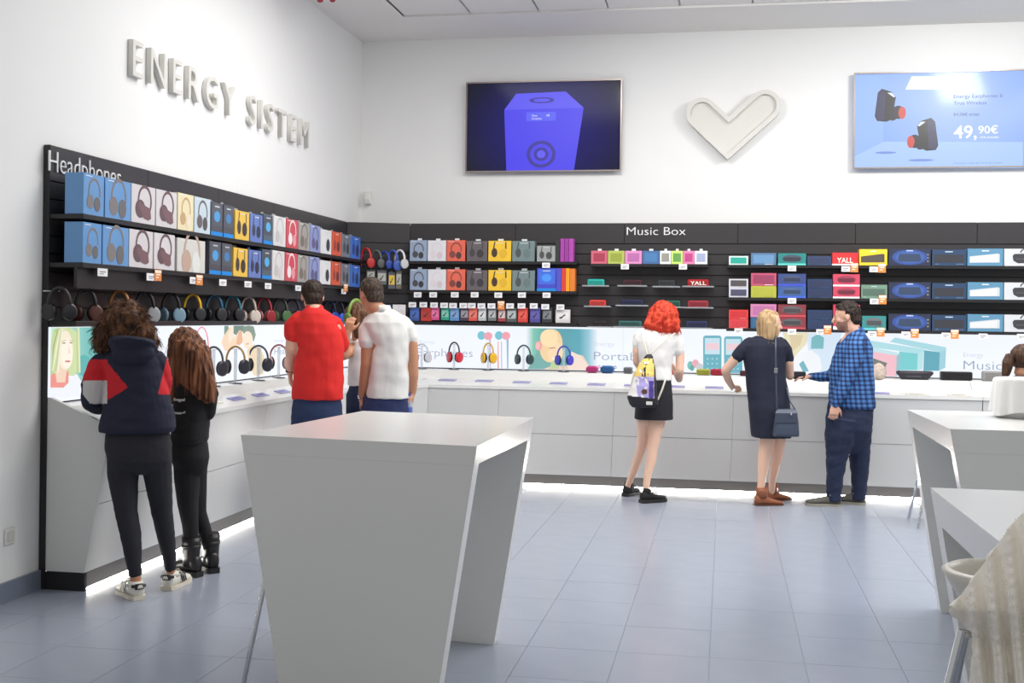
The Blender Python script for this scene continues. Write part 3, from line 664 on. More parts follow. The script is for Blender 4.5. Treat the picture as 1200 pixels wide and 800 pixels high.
for i,(x0,x1,c,y,z,h,lb) in enumerate(((650.8,655.8,(34,34,38),306,2.125,.21,'narrow black box beside magenta boxes, upper shelf'),(656.4,661.2,(164,52,160),306,2.125,.225,'magenta upright box, left of three in a row'),(661.4,666.4,(152,42,150),306,2.125,.225,'magenta upright box, middle of three in a row'),(666.6,671.8,(176,60,170),306,2.125,.225,'magenta upright box, right of three in a row'),
   (651.8,657.6,(70,70,196),342,1.835,.225,'blue violet upright box beside the red one, lower shelf'),(657.8,662.6,(222,50,40),342,1.835,.225,'red upright box between blue and orange ones'),(662.8,667.4,(250,160,20),342,1.835,.225,'orange upright box beside the red one, lower shelf'),(667.6,673.6,(236,120,30),342,1.835,.222,'dark orange upright box at the shelf end'))):
    a,b=bxw(x0,x1,y,YF); package('headphone_box',(a,YF+.002,z),0,b-a-.002,h,.13,c,'spine',(tuple(int(v*.8) for v in c),c),lb,'headphone box')
# blister packs on hooks
BP=[(60,130,175,(48,84,160),(60,100,190)),(138,215,178,(206,50,40),(180,40,36)),(208,270,150,(222,70,140),(236,110,160)),(280,340,150,(30,160,130),(120,200,180)),(343,410,155,(84,140,200),(120,160,210)),(415,478,155,(60,46,64),(150,150,160)),(475,538,155,(232,80,66),(240,120,100)),(542,600,155,(196,200,204),(226,228,230)),(610,672,155,(110,114,118),(190,190,190)),(680,738,160,(170,50,56),(214,200,198)),(740,815,190,(76,82,84),(180,190,192)),(820,892,180,(226,58,48),(240,80,66)),(905,980,182,(70,66,150),(90,84,170)),(990,1065,180,(40,42,46),(120,124,128)),(1085,1190,205,(222,218,216),(236,234,232))]
cnm=['dark blue','red','pink','green','sky blue','black and grey','coral','silver','grey','maroon and white','smoky clear','bright red','indigo','black','white']
YBL=YP-0.10
for i,(x0,x1,y1,c,c2) in enumerate(BP):
    a=onY(470+x0/6,350+y1/6,YBL); b=onY(470+x1/6,350+y1/6,YBL); t=onY(470+x0/6,350+(62 if i<14 else 75)/6,YBL)
    z0=max(a.z,1.5235); o=package('earphone_pack',(a.x,YBL,z0),0,b.x-a.x-.004,t.z-z0,0.035,c,'pack',(c2,(40,36,40) if i!=11 else (120,30,30)),f"{cnm[i]} hanging earphone pack on the row below the boxes",'earphone pack','hanging earphone packs on the back wall')
    MB().tube([((b.x-a.x)*.45,0.11,t.z-z0+.004),((b.x-a.x)*.45,0.0,t.z-z0+.004)],0.003,6,cap=False).build('hook',CHROME,o)
# price tags
def ptag(x,y,kind,depthfn,rz,label,group,w_=0.072,h=0.05,two=False):
    q=depthfn(x,y); o=MB().box(-w_/2,-0.002,-h/2,w_/2,0.0,h/2).build('price_tag',TAGO if kind=='o' else TAGW,loc=q,rz=rz); tag(o,label,'price tag',group)
    g=MB(); c=C_((120,120,128)) if kind!='o' else C_((250,236,214))
    fpoly(g,L2(-w_*.3,w_*.3,0.0,h*.12),-0.0026); fpoly(g,L2(-w_*.3,w_*.1,-h*.25,-h*.15),-0.0026)
    if kind=='o': fpoly(g,L2(-w_*.46,w_*.46,h*.2,h*.46),-0.0026); g.build('printed_lines',c,o)
    else: g.build('printed_lines',c,o)
    return o
T=lambda x,y: onX(x,y,XF+.004)
for i,(x,y,k,w_) in enumerate(((120,319,'w',.11),(177.5,324.5,'w',.13),(185,322.5,'o',.09),(226.5,328.5,'w',.11),(233.5,328,'o',.1),(261,331,'w',.12),(290.5,333,'w',.13),(314,335,'w',.13),(349.3,337.5,'w',.13),(402.7,341.5,'w',.13),(405,337,'o',.12))):
    if i in (2,4,10): fn=lambda x,y: onX(x,y,XF+.009)
    else: fn=T
    ptag(x,y,k,fn,math.pi/2,f"{'orange' if k=='o' else 'white'} price tag on the lower left-wall shelf, {ORD[i]} from the left",'price tags on the left wall shelf',w_,.046 if k=='w' else .07)
def bt(lst,Y,group,desc):
    for i,(x,y,k) in enumerate(lst):
        fn=lambda x,y: onY(x,y,Y-(.005 if k=='o' else 0)); ptag(x,y,k,fn,0,f"{'orange' if k=='o' else 'white'} price tag {desc}, {ORD[i]} from the left",group,.078 if k=='w' else .07,.052 if k=='w' else .085)
bt([(489.5,345.3,'w'),(507.7,345.3,'w'),(533,345.3,'w'),(556.3,345.3,'w'),(584,345.7,'w'),(611.6,345.6,'w'),(640.5,345.8,'w')],YF-.006,'price tags under the lower back-left shelf','under the lower back-left box shelf')
bt([(640,310.7,'w')],YF-.006,None,'under the clear headphone box on the back wall')
bt([(483.5+i*.001,357.5,'w') for i in ()],YBL,None,'')
bt([(470+x/6,350+y/6,k) for x,y,k in ((80,42,'w'),(157,42,'w'),(232,44,'w'),(303,46,'w'),(366,48,'w'),(438,48,'w'),(497,48,'w'),(565,50,'w'),(636,50,'w'),(703,45,'o'),(766,50,'w'),(847,50,'w'),(933,50,'w'),(1014,56,'w'),(1120,58,'w'))],YBL-.03,'price tags over the hanging packs','above the hanging earphone packs')
bt([(732.3,312.3,'w'),(800.3,312.5,'w')],YF-.006,'price tags under the small speaker boxes','under the row of small colourful speaker boxes')
zR=lambda x,y:(840+x/6.667,270+y/6.667)
bt([(*zR(587,296),'w'),(*zR(1008,300),'w'),(*zR(1075,290),'o'),(1024,315.5,'w'),(1033.5,314,'o')],YF-.006,'price tags on the upper right shelf','on the upper right shelf')
bt([(*zR(587,549),'w'),(1024.5,353,'w'),(1034.3,351,'o')],YF-.006,'price tags on the middle right shelf','on the middle right shelf')
bt([(*zR(170,785),'w'),(*zR(587,790),'w'),(*zR(810,792),'w'),(*zR(865,776),'o'),(1022,391,'w'),(1032,389,'o'),(1061.5,391.6,'w'),(1072,390.5,'o'),(1108.5,393,'w'),(1118.8,391.5,'o'),(1152,394,'w'),(1197,394.5,'w')],YF-.006,'price tags on the lower right shelf','on the lower right shelf')
# small speaker boxes, music section
MS=[(692.5,711.8,(206,92,112),(170,44,70),'rose'),(712.2,731.8,(178,190,84),(150,164,50),'olive yellow'),(732.2,752.3,(226,140,196),(190,100,170),'lilac pink'),(752.7,772.8,(56,96,152),(60,120,180),'denim blue'),(773.2,786.4,(240,240,240),(150,150,138),'white and grey'),(786.6,800.2,(206,236,110),(96,160,70),'lime green'),(800.4,813.8,(244,130,180),(196,60,130),'hot pink'),(814,829,(236,238,246),(164,176,212),'white and pale blue')]
for i,(x0,x1,c,c2,nm) in enumerate(MS):
    a,b=bxw(x0,x1,309,YF)
    package('speaker_box',(a,YF+.004,2.105),0,b-a-.002,.128,.10,c,'grille',(c2,tuple(int(v*.9) for v in c2)),f"{nm} small speaker box in the row under the heading",'speaker box','small speaker boxes in a row',tab=True)
# speakers on small clear ledges
SPK=[(688.8,708.2,327,335,(40,180,168),'turquoise'),(730,752.5,328.8,335,(70,30,40),'dark maroon'),(771,791,328,336,(50,56,58),'dark grey'),(805.8,830.5,327.3,335.8,(176,24,34),'red lettered'),
(691,710,351.3,359,(214,66,62),'red'),(728,754,352,358,(36,42,78),'dark navy'),(781,797,352,360,(40,96,80),'dark green'),(806,830,352,360.5,(160,48,62),'crimson'),(695,712,376,383,(40,34,38),'black'),(725,752,375.6,383,(52,100,98),'teal edged'),(804,829,375.8,384.5,(38,46,84),'navy blue')]
for i,(x0,x1,y0,y1,c,nm) in enumerate(SPK):
    Y=YP-.10; a=onY(x0,y1,Y); b=onY(x1,y1,Y); t=onY(x0,y0,Y)
    e=empty('portable_speaker',((a.x+b.x)/2,Y,a.z)); row=['upper','middle','lower'][0 if i<4 else 1 if i<8 else 2]
    tag(e,f"{nm} portable speaker on a small clear ledge, {row} ledge row",'speaker'); w_=(b.x-a.x)/2; h=max(.06,t.z-a.z)
    MB().box(-w_,-.03,0.001,w_,.03,h,0,bev=.008).build('speaker_body',C_(c,.5),e)
    g=MB(); 
    for k in range(5): g.box(-w_*.82,-.0325,h*(.22+.12*k),w_*.82,-.0300,h*(.27+.12*k))
    g.build('grille',C_(tuple(int(v*.75) for v in c),.6),e)
    if i==3: text('YALL','printed_word',C_((240,235,225)),e,h*.5,w_*1.5,0,.02,frame=((-w_*.75,-.034,h*.25),0))
    l=MB().box(-w_-.05,-.06,-.006,w_+.05,.098,0).box(-w_-.05,-.06,0,w_+.05,-.056,.008).build('clear_ledge',mat('ledge_acrylic',(190,194,198),.1,alpha=.45),loc=(e.location.x,Y,a.z)); tag(l,f"clear acrylic ledge under the {nm} speaker, {row} ledge row",'ledge')
# right block
def rb(x0,x1,y0,y1,c,k,cs,lb,z=None,off=0.0,name='speaker_box',d=.12):
    a=onY(x0,y1,YF+.005); b=onY(x1,y1,YF+.005); t=onY(x0,y0,YF+.005); h=t.z-a.z
    zz_=z if z is not None else a.z
    return package(name,(a.x+.001,YF+.005,zz_+off),0,b.x-a.x-.003,h-.001,d,c,k,cs,lb,'speaker box','boxed speakers on the right shelves')
Zr=(2.10,1.79,1.495)
rb(854,877,298.8,309.3,(216,236,230),'frame',((20,160,140),(230,240,240)),'turquoise box with pale frame, upper right shelf',Zr[0])
rb(879.8,909.8,295.8,310,(72,108,150),'frame',((92,140,186),(220,226,232)),'denim blue box with rounded speaker picture, upper right shelf',Zr[0])
rb(911.5,944.7,297,311,(24,124,122),'band',((60,70,86),(90,214,204)),'teal box with oval speaker picture, upper right shelf',Zr[0])
rb(945.8,974.5,300,310.5,(36,56,98),'frame',((32,44,78),(60,80,120)),'navy box beside the red lettered box, upper right shelf',Zr[0])
rb(975,1006,296,311,(214,34,38),'word',((240,240,240),(244,242,240)),'red box with white lettering, upper right shelf',Zr[0])
rb(1006.7,1040,292.5,311.7,(246,206,36),'bar',((60,52,44),(70,60,50)),'bright yellow box with black bar speaker picture, upper right shelf',Zr[0])
for r,(ya,z) in enumerate(((293,Zr[0]),(331.5,Zr[1]),(370.5,Zr[2]))):
    pos=('upper','middle','lower')[r]
    rb(1041,1091,ya,ya+19.7,(26,32,58),'glow',((34,50,80),(34,64,140)),f'black box with blue halo speaker picture, {pos} right shelf',z)
    rb(1092,1132.8,ya+1,ya+20,(26,52,86),'dark',((34,36,44),(90,110,140)),f'midnight blue box with black bar picture, {pos} right shelf',z)
    rb(1133.5,1175.8,ya+.3,ya+20.7,(78,132,166),'bar',((196,204,210),(214,216,218)),f'steel blue box with silver speaker picture, {pos} right shelf',z)
    rb(1176.5,1216,ya+.3,ya+20.7,(206,210,214),'drum',((42,42,46),(70,70,74)),f'pale grey box with black drum speaker picture, {pos} right shelf',z)
    rb(1217,1255,ya+.5,ya+21,(60,66,76),'dark',((34,36,44),(90,110,140)),f'dark grey box at far right, {pos} right shelf',z)
def stack(x0,x1,y0,ym,y1,z,c1,c2,k,cs1,cs2,l1,l2):
    o=rb(x0,x1,ym+.3,y1,c2,k,cs2,l2,z); h=max(v.co.z for v in o.data.vertices)
    rb(x0,x1,y0,ym,c1,k,cs1,l1,z,h+.0015)
stack(854,877,326,336.5,348,Zr[1],(206,206,214),(206,206,220),'frame',((64,62,64),(200,200,200)),((60,60,86),(200,200,210)),'pale framed black box on top of its pair, middle right shelf','pale framed navy box under its pair, middle right shelf')
stack(879.8,910,320,335,349,Zr[1],(190,70,104),(176,178,50),'frame',((140,44,80),(230,220,226)),((166,168,46),(150,150,60)),'magenta box stacked on the olive box','olive yellow box under the magenta box')
stack(911.5,944.7,320.5,334.7,349,Zr[1],(40,60,120),(44,80,150),'band',((56,70,110),(50,70,214)),((60,86,130),(50,90,220)),'blue oval speaker box on top, middle right shelf','blue oval speaker box below, middle right shelf')
stack(946,975.5,326.8,338,349.5,Zr[1],(26,44,82),(26,44,82),'frame',((24,36,70),(60,80,120)),((24,36,70),(60,80,120)),'navy box on top of another, middle right shelf','navy box under another, middle right shelf')
stack(976,1007.7,321,335.5,349.7,Zr[1],(204,56,84),(204,56,84),'band',((150,44,70),(244,240,240)),((150,44,70),(244,240,240)),'crimson box with white base on top, middle right shelf','crimson box with white base below, middle right shelf')
rb(1009,1040,333,349.3,(104,140,118),'dark',((70,96,84),(180,200,190)),'sage green box with dark bar picture, middle right shelf',Zr[1])
stack(854,877,363,373.8,385,Zr[2],(220,46,46),(214,56,60),'frame',((196,30,36),(240,150,150)),((200,44,52),(240,150,150)),'red box on top of another, lower right shelf','red box under another, lower right shelf')
stack(879.3,910,357,372.4,386,Zr[2],(206,120,170),(34,80,120),'frame',((180,100,150),(230,200,220)),((40,90,130),(60,110,150)),'pink box stacked behind the blonde woman','petrol blue box under the pink box')
stack(911.5,944.7,358,372.5,387,Zr[2],(120,40,50),(124,42,52),'band',((90,86,90),(206,60,70)),((84,84,88),(200,60,74)),'dark red oval speaker box on top, lower right shelf','dark red oval speaker box below, lower right shelf')
stack(946,975.5,364,375.4,387,Zr[2],(26,46,86),(26,46,86),'frame',((24,40,76),(60,80,120)),((24,40,76),(60,80,120)),'navy box on top of another, lower right shelf','navy box under another, lower right shelf')
rb(976,1007.7,358,387.5,(200,52,72),'band',((150,44,70),(244,240,240)),'crimson box behind the man in plaid, lower right shelf',Zr[2])
rb(1010,1038.5,371.2,388,(40,130,130),'band',((96,104,108),(96,206,214)),'teal box beside the man in plaid, lower right shelf',Zr[2])
# ================================================================ HEADPHONES
def headphones(root,w_,h,band,cup,pad,th=.009,swivel=35):
    """hanging front-on: width w_, height h, origin at top centre of band (z=0), going down"""
    r=w_/2; n=14; pts=[(r*math.cos(math.pi*k/n),0,-h*.48+ h*.48*math.sin(math.pi*k/n)) for k in range(n+1)]
    g=MB(); V=[]
    for p,q in zip(pts,pts[1:]): pass
    g.tube(pts,th,8,sq=1.9,ref=(0,0,1)); g.build('headband',band,root,True)
    for s in (-1,1):
        c=Vector((s*(r-.004),0,-h*.70)); cr=h*.26; sa,ca=math.sin(math.radians(swivel)),math.cos(math.radians(swivel)); ax=Vector((s*ca,-sa,0)); ay=Vector((s*sa,ca,0))
        q=MB(); q.tube([(s*r,0,-h*.46),(s*(r+.002),0,-h*.62)],.006,6); 
        q.loft([(c+ax*.016,ay*cr*.62,(0,0,cr*.7)),(c+ax*.014,ay*cr*.86,(0,0,cr*.95)),(c+ax*.002,ay*cr*.9,(0,0,cr))],16)
        cu=q.build('ear_cup',cup,root,True)
        MB().loft([(c,ay*cr*.8,(0,0,cr*.9)),(c-ax*.014,ay*cr*.84,(0,0,cr*.94)),(c-ax*.024,ay*cr*.6,(0,0,cr*.7))],16).build('ear_cushion',pad,cu,True)
PADB=C_((22,22,24),.7)
HP=[(70,335,375,32,(36,34,36),(40,40,44),PADB,'black over-ear headphones with silver pin on hook'),
(101,336,376,27,(34,32,34),(84,44,34),PADB,'black headphones with brown tinted cups'),
(140,338,376,26,(176,120,62),(60,46,40),PADB,'tan leather banded headphones'),
(170,338,376,26,(44,42,44),(150,152,154),PADB,'black banded headphones with silver cups'),
(200.5,340,377,24,(34,32,34),(120,150,170),PADB,'black headphones with pale blue grey cups'),
(225.5,342,375,19,(230,180,40),(40,40,44),PADB,'black headphones with a yellow band lining'),
(251,344,376,17,(44,96,130),(42,44,50),PADB,'dark headphones with a blue band lining'),
(272.5,345,376,16,(40,120,140),(44,46,52),PADB,'dark headphones with a teal band lining'),
(291,346,379,19,(196,188,178),(206,196,186),C_((216,196,186),.6),'beige headphones with round pale cups'),
(309.5,347,378,16,(170,44,60),(150,40,50),C_((226,190,190),.6),'red headphones with pink cushions'),
(328.5,348,378,14,(70,80,66),(70,110,66),C_((90,84,80),.6),'dark headphones with green cups'),
(343,349,376,12,(56,44,66),(50,40,60),PADB,'dark plum headphones'),
(386,352,380,11,(30,40,80),(30,60,150),PADB,'navy headphones between the men'),
(396,352,381,11,(36,44,70),(40,90,200),PADB,'bright blue headphones nearest the corner')]
for i,(x,y0,y1,wp,bc,cc_,pd,lb) in enumerate(HP):
    q=onX(x,y0,XP+.105); D=q.y*cY-q.x*sY; w_=max(.11,wp*D/F*.74); h=(y1-y0)*D/F
    if q.y>11.2: q.y=11.2-.2*(13-i)
    zt=1.7+ (0.0); q.z=min(q.z,1.705)
    e=empty('headphones',(q.x,q.y,q.z),math.radians(24)); headphones(e,w_,h*1.0,C_(bc,.4),C_(cc_,.35),pd,.011,swivel=58)
    tag(e,f"{lb} hanging above the left poster",'headphones','headphones hanging along the left wall')
    MB().tube([(0,0,-.012),(-.0,.0,-.012)],.001,6) 
    hk=MB().tube([(-math.cos(math.radians(24))*0.0,0,-.018),(-.10*math.cos(math.radians(24)),.10*math.sin(math.radians(24)),-.018)],.004,6,cap=False).build('hook',CHROME,e)
# hanging clear packs in the corner
cp=[((262,330,305,450),(206,44,40),'red'),((335,400,320,450),(96,98,96),'clear grey'),((400,450,330,455),(36,70,170),'blue'),((455,510,320,470),(60,96,190),'lighter blue'),((505,560,318,455),(226,226,228),'white'),
    ((290,360,455,520),(60,60,64),'smoky'),((365,440,458,560),(84,86,90),'grey'),((445,500,470,590),(70,70,84),'dark with gold'),((500,545,460,590),(90,86,70),'olive grey')]
cdir=Vector((math.cos(CHA),math.sin(CHA),0))
for i,((x0,x1,y0,y1),c,nm) in enumerate(cp):
    xp,yp=380+(x0+x1)/12,240+y0/6; r=ray(xp,yp); n_=Vector((-math.sin(CHA),math.cos(CHA),0)); p0=Vector((P1[0],P1[1],EYE))-n_*0.14
    k=(p0-O3).dot(n_)/r.dot(n_); q=O3+r*k; h=(y1-y0)/6*k/F; w_=(x1-x0)/6*k/F*.9
    if i<5:
        e=empty('headphones',(q.x,q.y,q.z),CHA-.6); headphones(e,max(.11,w_),h,C_(c,.4),C_(tuple(int(v*.85) for v in c),.35),PADB,.009); tag(e,f"{nm} headphones hanging in clear pack in the corner, upper row",'headphones')
        MB().tube([(0,0,-.01),(0,.13,-.01)],.003,6,cap=False).build('hook',CHROME,e)
    else:
        o=package('earphone_pack',(q.x-w_/2*cdir.x,q.y,q.z-h),CHA,w_,h,.03,c,'pack',((170,170,160) if i!=7 else (220,180,40),(50,50,52)),f"{nm} hanging pack in the corner, lower row",'earphone pack')
        MB().tube([(w_/2,0.02,h+.004),(w_/2,.13,h+.004)],.003,6,cap=False).build('hook',CHROME,o)
shelf(cw,0.0,CHL,1.52,0.17,0.03)
# white and blue boxes behind polo man
def onc(x,y,back):
    r=ray(x,y); n_=Vector((-math.sin(CHA),math.cos(CHA),0)); p0=Vector((P1[0],P1[1],EYE))-n_*back; return O3+r*((p0-O3).dot(n_)/r.dot(n_))
q=onc(451,371,.15); package('headphone_box',(q.x,q.y,1.5205),CHA,.06,.16,.05,(60,110,190),'pack',((80,130,210),(40,40,60)),'blue box low in the corner behind the man in white','headphone box')
q=onc(460,371,.15); package('headphone_box',(q.x,q.y,1.5205),CHA,.13,.165,.05,(222,218,218),'dark',((206,200,200),(120,110,110)),'white box low in the corner behind the man in white','headphone box')
# headphones on stands
def hp_stand(x,ytop,ybase,wp,X=None,Y=None,bc=(40,40,44),cc_=(40,40,44),pd=PADB,lb='',rz=0.0,sc=(200,206,210)):
    b=onX(x,ybase,X) if X is not None else onY(x,ybase,Y)
    t=onX(x,ytop,X) if X is not None else onY(x,ytop,Y)
    zb=(1.0385 if X is not None else 1.0425); H_=t.z-zb; D=b.y*cY-b.x*sY
    st=empty('headphone_stand',(b.x,b.y,zb),rz); tag(st,f"clear stand with dark base under the {lb}",'stand')
    MB().loft([((0,0,0),(.055,0,0),(0,.04,0)),((0,0,.006),(.055,0,0),(0,.04,0))],20).build('base',C_((60,64,70),.3),st)
    MB().box(-.012,-.003,.006,.012,.003,H_-.02).box(-.03,-.008,H_-.022,.03,.008,H_-.0165).build('upright',mat('stand_acrylic',(215,225,235),.1,alpha=.4),st)
    e=empty('headphones',(b.x,b.y,t.z),rz); tag(e,f"{lb}",'headphones'); headphones(e,wp*D/F,H_*.78,C_(bc,.35),C_(cc_,.3),pd,.008)
for a in ((250,406.5,451,26,(60,62,70),(52,54,62),'black headphones on stand beside long-haired girl'),(275.7,406,447.7,26,(170,130,60),(44,46,56),'gold banded black headphones on stand'),(302.5,405,444,27,(52,56,74),(40,42,54),'dark blue banded headphones on stand'),(326.5,404,441.5,25,(150,90,90),(196,150,150),'rose headphones on stand beside man in red')):
    hp_stand(a[0],a[1],a[2],a[3]*.82,X=XP+.08,bc=a[4],cc_=a[5],lb=a[6],rz=math.radians(14))
YH=YP-.12
for a in ((494,403,431.5,17,(206,206,212),(200,200,206),'silver headphones on stand beside man in white'),(532,401,432,13.5,(54,46,52),(206,44,62),'black and red headphones on counter stand'),(572,402,433,13,(214,170,60),(232,180,40),'yellow and grey headphones on counter stand'),(613.5,404.5,435,17,(50,72,78),(44,66,72),'dark teal headphones on counter stand'),(660.5,405.5,436,16.5,(70,62,180),(66,60,190),'violet blue headphones on counter stand')):
    hp_stand(a[0],a[1],a[2],a[3]*.92,Y=YH,bc=a[4],cc_=a[5],lb=a[6])
# info cards / tablets lying on the slope
def slope_pt(x,y,side):
    r=ray(x,y)
    if side=='L':   # plane through (d .27, z .995)-(d .385, z.93)
        nx,nz=(0.055,0.1925); X0,Z0=XP+.1925,.98; n_=Vector((nx,0,nz)); p0=Vector((X0,0,Z0))
    else:
        Y1=YP-.43*(YP-YCF); n_=Vector((0,-(.965-.93),(Y1-YCF))); p0=Vector((0,YCF,.93))
    n_.normalize(); return O3+r*((p0-O3).dot(n_)/r.dot(n_)), n_
LIL=mat('lilac_card',(150,150,206),0.2); CRM=mat('cream_card',(226,222,212),0.4)
def card(x,y,side,m,label,grp,wd=.155,dp=.085):
    q,n_=slope_pt(x,y,side); ux=Vector((0,1,0)) if side=='L' else Vector((1,0,0)); uy=n_.cross(ux).normalized()
    g=MB(); a=ux*wd/2; b=uy*dp/2; q=q+n_*.0012; c4=[-a-b,a-b,a+b,-a+b]; g.hexa(c4,[v+n_*.006 for v in c4]); o=g.build('info_card',m,loc=q); tag(o,label,'card',grp)
    g=MB(); 
    for k in range(3): 
        off=uy*(dp*(.2-.2*k)); p4=[off-a*.8-uy*.003,off+a*.5-uy*.003,off+a*.5+uy*.003,off-a*.8+uy*.003]; g.add([v+n_*.0066 for v in p4],[(0,1,2,3)])
    g.build('printed_lines',C_((110,110,170)) if m==LIL else C_((150,130,120)),o)
for i,(x,y) in enumerate(((277,467.3),(305,463),(331,459))): card(x,y,'L',LIL,f"lilac info card on the left counter, {ORD[i]} from the long-haired girl",'lilac cards on left counter',.22,.06)
card(250,472.5,'L',CRM,'small cream card on the left counter beside the long-haired girl',None,.22,.05)
for i,(x,y) in enumerate(((489,444.5),(524.5,445.4),(567.5,446.3),(611.5,448),(654.5,449.3),(699,450.5),(742,451.7),(792,453),(837,454.2),(1031,461))): card(x,y,'B',LIL,f"lilac info card on the back counter, {ORD[i]} from the left",'lilac cards on back counter',.165,.11)
for i,(x,y) in enumerate(((905,457),(1075.5,462.4),(1125,463.5))): card(x,y,'B',CRM,f"cream info card on the back counter, {ORD[i]} of the cream ones",'cream cards on back counter',.19,.09)
# speakers on the ledge
YG=YP-.16
def ledge_speaker(x0,x1,y0,y1,c,lb,kind='box',d=.05,bev=.008,g2=None):
    a=onY(x0,y1,YG); b=onY(x1,y1,YG); t=onY(x0,y0,YG); z=1.0425; h=t.z-z; w_=(b.x-a.x)/2
    e=empty('speaker',((a.x+b.x)/2,YG,z)); tag(e,lb,'speaker')
    if kind=='box': MB().box(-w_,-d,0,w_,d,h,0,bev=bev).build('speaker_body',C_(c,.5),e); g=MB(); 
    else: MB().loft([((0,0,0),(w_*.72,0,0),(0,d*.8,0)),((0,0,.02),(w_*.8,0,0),(0,d,0)),((0,0,h*.7),(w_*.98,0,0),(0,d*1.1,0)),((0,0,h*.93),(w_*.97,0,0),(0,d*1.05,0)),((0,0,h),(w_*.85,0,0),(0,d*.8,0))],28,p=3.2).build('speaker_body',C_(c,.5),e,True)
    g=MB()
    for k in range(6):
        if kind=='box': g.box(-w_*.86,-d-.0025,h*(.16+.125*k),w_*.86,-d+.001,h*(.2+.125*k))
    if g.v: g.build('grille',C_(tuple(int(v*.82) for v in c) if g2 is None else g2,.6),e)
    else: MB().box(-w_*.5,-d*1.12,h*.35,w_*.3,-d*1.0,h*.4).build('control_bar',C_((120,120,130),.4),e)
    return e
for a in ((686.9,700.8,428.4,438,(196,60,130),'small magenta portable speaker on the back counter ledge'),(703.8,719.5,428.2,438.5,(44,98,160),'small blue portable speaker on the back counter ledge')):
    e=ledge_speaker(*a[:5],a[5],bev=.02); MB().tube([(e.dimensions.x,0,0),(e.dimensions.x,0,.001)],.001,4)
    ww=[o for o in e.children if o.name.startswith('speaker_body')][0]; xm=max(v.co.x for v in ww.data.vertices)
    MB().tube([(xm-.005,0,.062),(xm+.02,0,.068),(xm+.022,0,.05),(xm-.003,0,.045)],.004,6).build('strap',C_(a[4],.6),e,True)
ledge_speaker(731,741,430,439.5,(110,112,114),'small grey cube speaker on the back counter ledge')
ledge_speaker(785,801,431.5,441,(214,56,60),'red speaker held before the red-haired woman on the ledge')
ledge_speaker(816,832,432,441.5,(168,168,62),'olive yellow speaker beside the crimson one on the ledge',bev=.012)
ledge_speaker(832.6,850,432,441.8,(176,34,58),'crimson speaker beside the olive one on the ledge',bev=.012)
ledge_speaker(867,880,434,444,(84,34,48),'dark maroon speaker behind the blonde woman on the ledge')
ledge_speaker(1049.5,1094,434,448,(44,42,50),'wide rounded black speaker on the right of the back counter','loft',.06)
ledge_speaker(1102,1138.5,435,449.3,(24,24,30),'flat black rectangular speaker on the right of the back counter')
ledge_speaker(1151,1181,434.5,449.5,(150,148,146),'grey rectangular speaker behind the ponytailed child')
q=onY(1029,446,YG-.06); e=empty('handbag',(q.x,YG-.06,1.0425)); tag(e,'floral patterned round bag with grey green top on the back counter','bag')
FLO=mat('floral_cloth',(196,180,168),.8,noisy=.5,scale=40)
MB().loft([((0,0,0),(.05,0,0),(0,.05,0)),((0,0,.05),(.075,0,0),(0,.06,0)),((0,0,.12),(.07,0,0),(0,.055,0)),((0,0,.15),(.05,0,0),(0,.04,0))],20).build('bag_body',FLO,e,True)
g=MB(); g.hexa([(-.075,-.04,.15),(.06,-.04,.115),(.06,.04,.115),(-.075,.04,.15)],[(-.075,-.04,.20),(.075,-.04,.15),(.075,.04,.15),(-.075,.04,.20)]); g.build('bag_top',C_((104,112,104),.5),e)
# ================================================================ PORTAL TABLES
def table(tc,bc,label,und=(.075,.105)):
    """tc: four top corners (front-left, front-right, back-right, back-left) xy at z=1.09; bc: bottoms"""
    fl_,fr,br,bl=[Vector((*q,1.09)) for q in tc]; fl0,fr0,br0,bl0=[Vector((*q,0)) for q in bc]
    e=empty('high_table',((fl_.x+br.x)/2,(fl_.y+br.y)/2,0)); tag(e,label,'table'); O=Vector(e.location)
    th=0.09; sl=(bl-fl_).normalized(); sr=(br-fr).normalized()
    ln=lambda a,b,q: Vector((q.x,a.y+(b.y-a.y)*(q.x-a.x)/(b.x-a.x),0))
    fl0,fr0=ln(fl_,fr,fl0),ln(fl_,fr,fr0); bl0,br0=ln(bl,br,bl0),ln(bl,br,br0)
    lu,lb_=Vector((0,0,und[0])),Vector((0,0,und[1]))
    g=MB(); P=[q-O for q in (fl_,fr,br,bl)]
    B0=[q-O for q in (fl0,fr0,br0,bl0)]; dn=lambda k,u: P[k]+(B0[k]-P[k])*(u.z/1.09)
    g.hexa([dn(0,lu),dn(1,lu),dn(2,lb_),dn(3,lb_)],P); o=g.build('tabletop',SOLID,e)
    bv=o.modifiers.new('b','BEVEL'); bv.width=.0015; bv.segments=2
    for (a,b,a0,b0,sa,sb,u) in ((fl_,fr,fl0,fr0,sl,sr,lu),(bl,br,bl0,br0,-sl,-sr,lb_)):
        # panel leg; outer edges run straight from top corners to floor points
        def on(t,bt_,z): return t+(bt_-t)*((1.09-z)/1.09)
        zt=1.09-u.z
        A,B_=on(a,a0,zt),on(b,b0,zt); g=MB()
        g.hexa([a0-O,b0-O,b0+sb*th-O,a0+sa*th-O],[A-O,B_-O,B_+sb*th-O,A+sa*th-O]); o=g.build('leg',SOLID,e)
        bv=o.modifiers.new('b','BEVEL'); bv.width=.0008; bv.segments=1
    return e
def xy(v): return (v.x,v.y)
Z9=1.09
table([xy(onZ(282,509,Z9)),xy(onZ(559,522.5,Z9)),xy(onZ(626,489,Z9)),xy(onZ(425,481.2,Z9))],
      [xy(onZ(335,833,0)),xy(onZ(498,870,0)),xy(onZ(578,757,0)),(-1.60,5.56)],'large white portal table in the foreground, left of centre')
fl2=onZ(1113.4,502.2,Z9); bl2=onZ(1063,479.7,Z9); w_=1.25
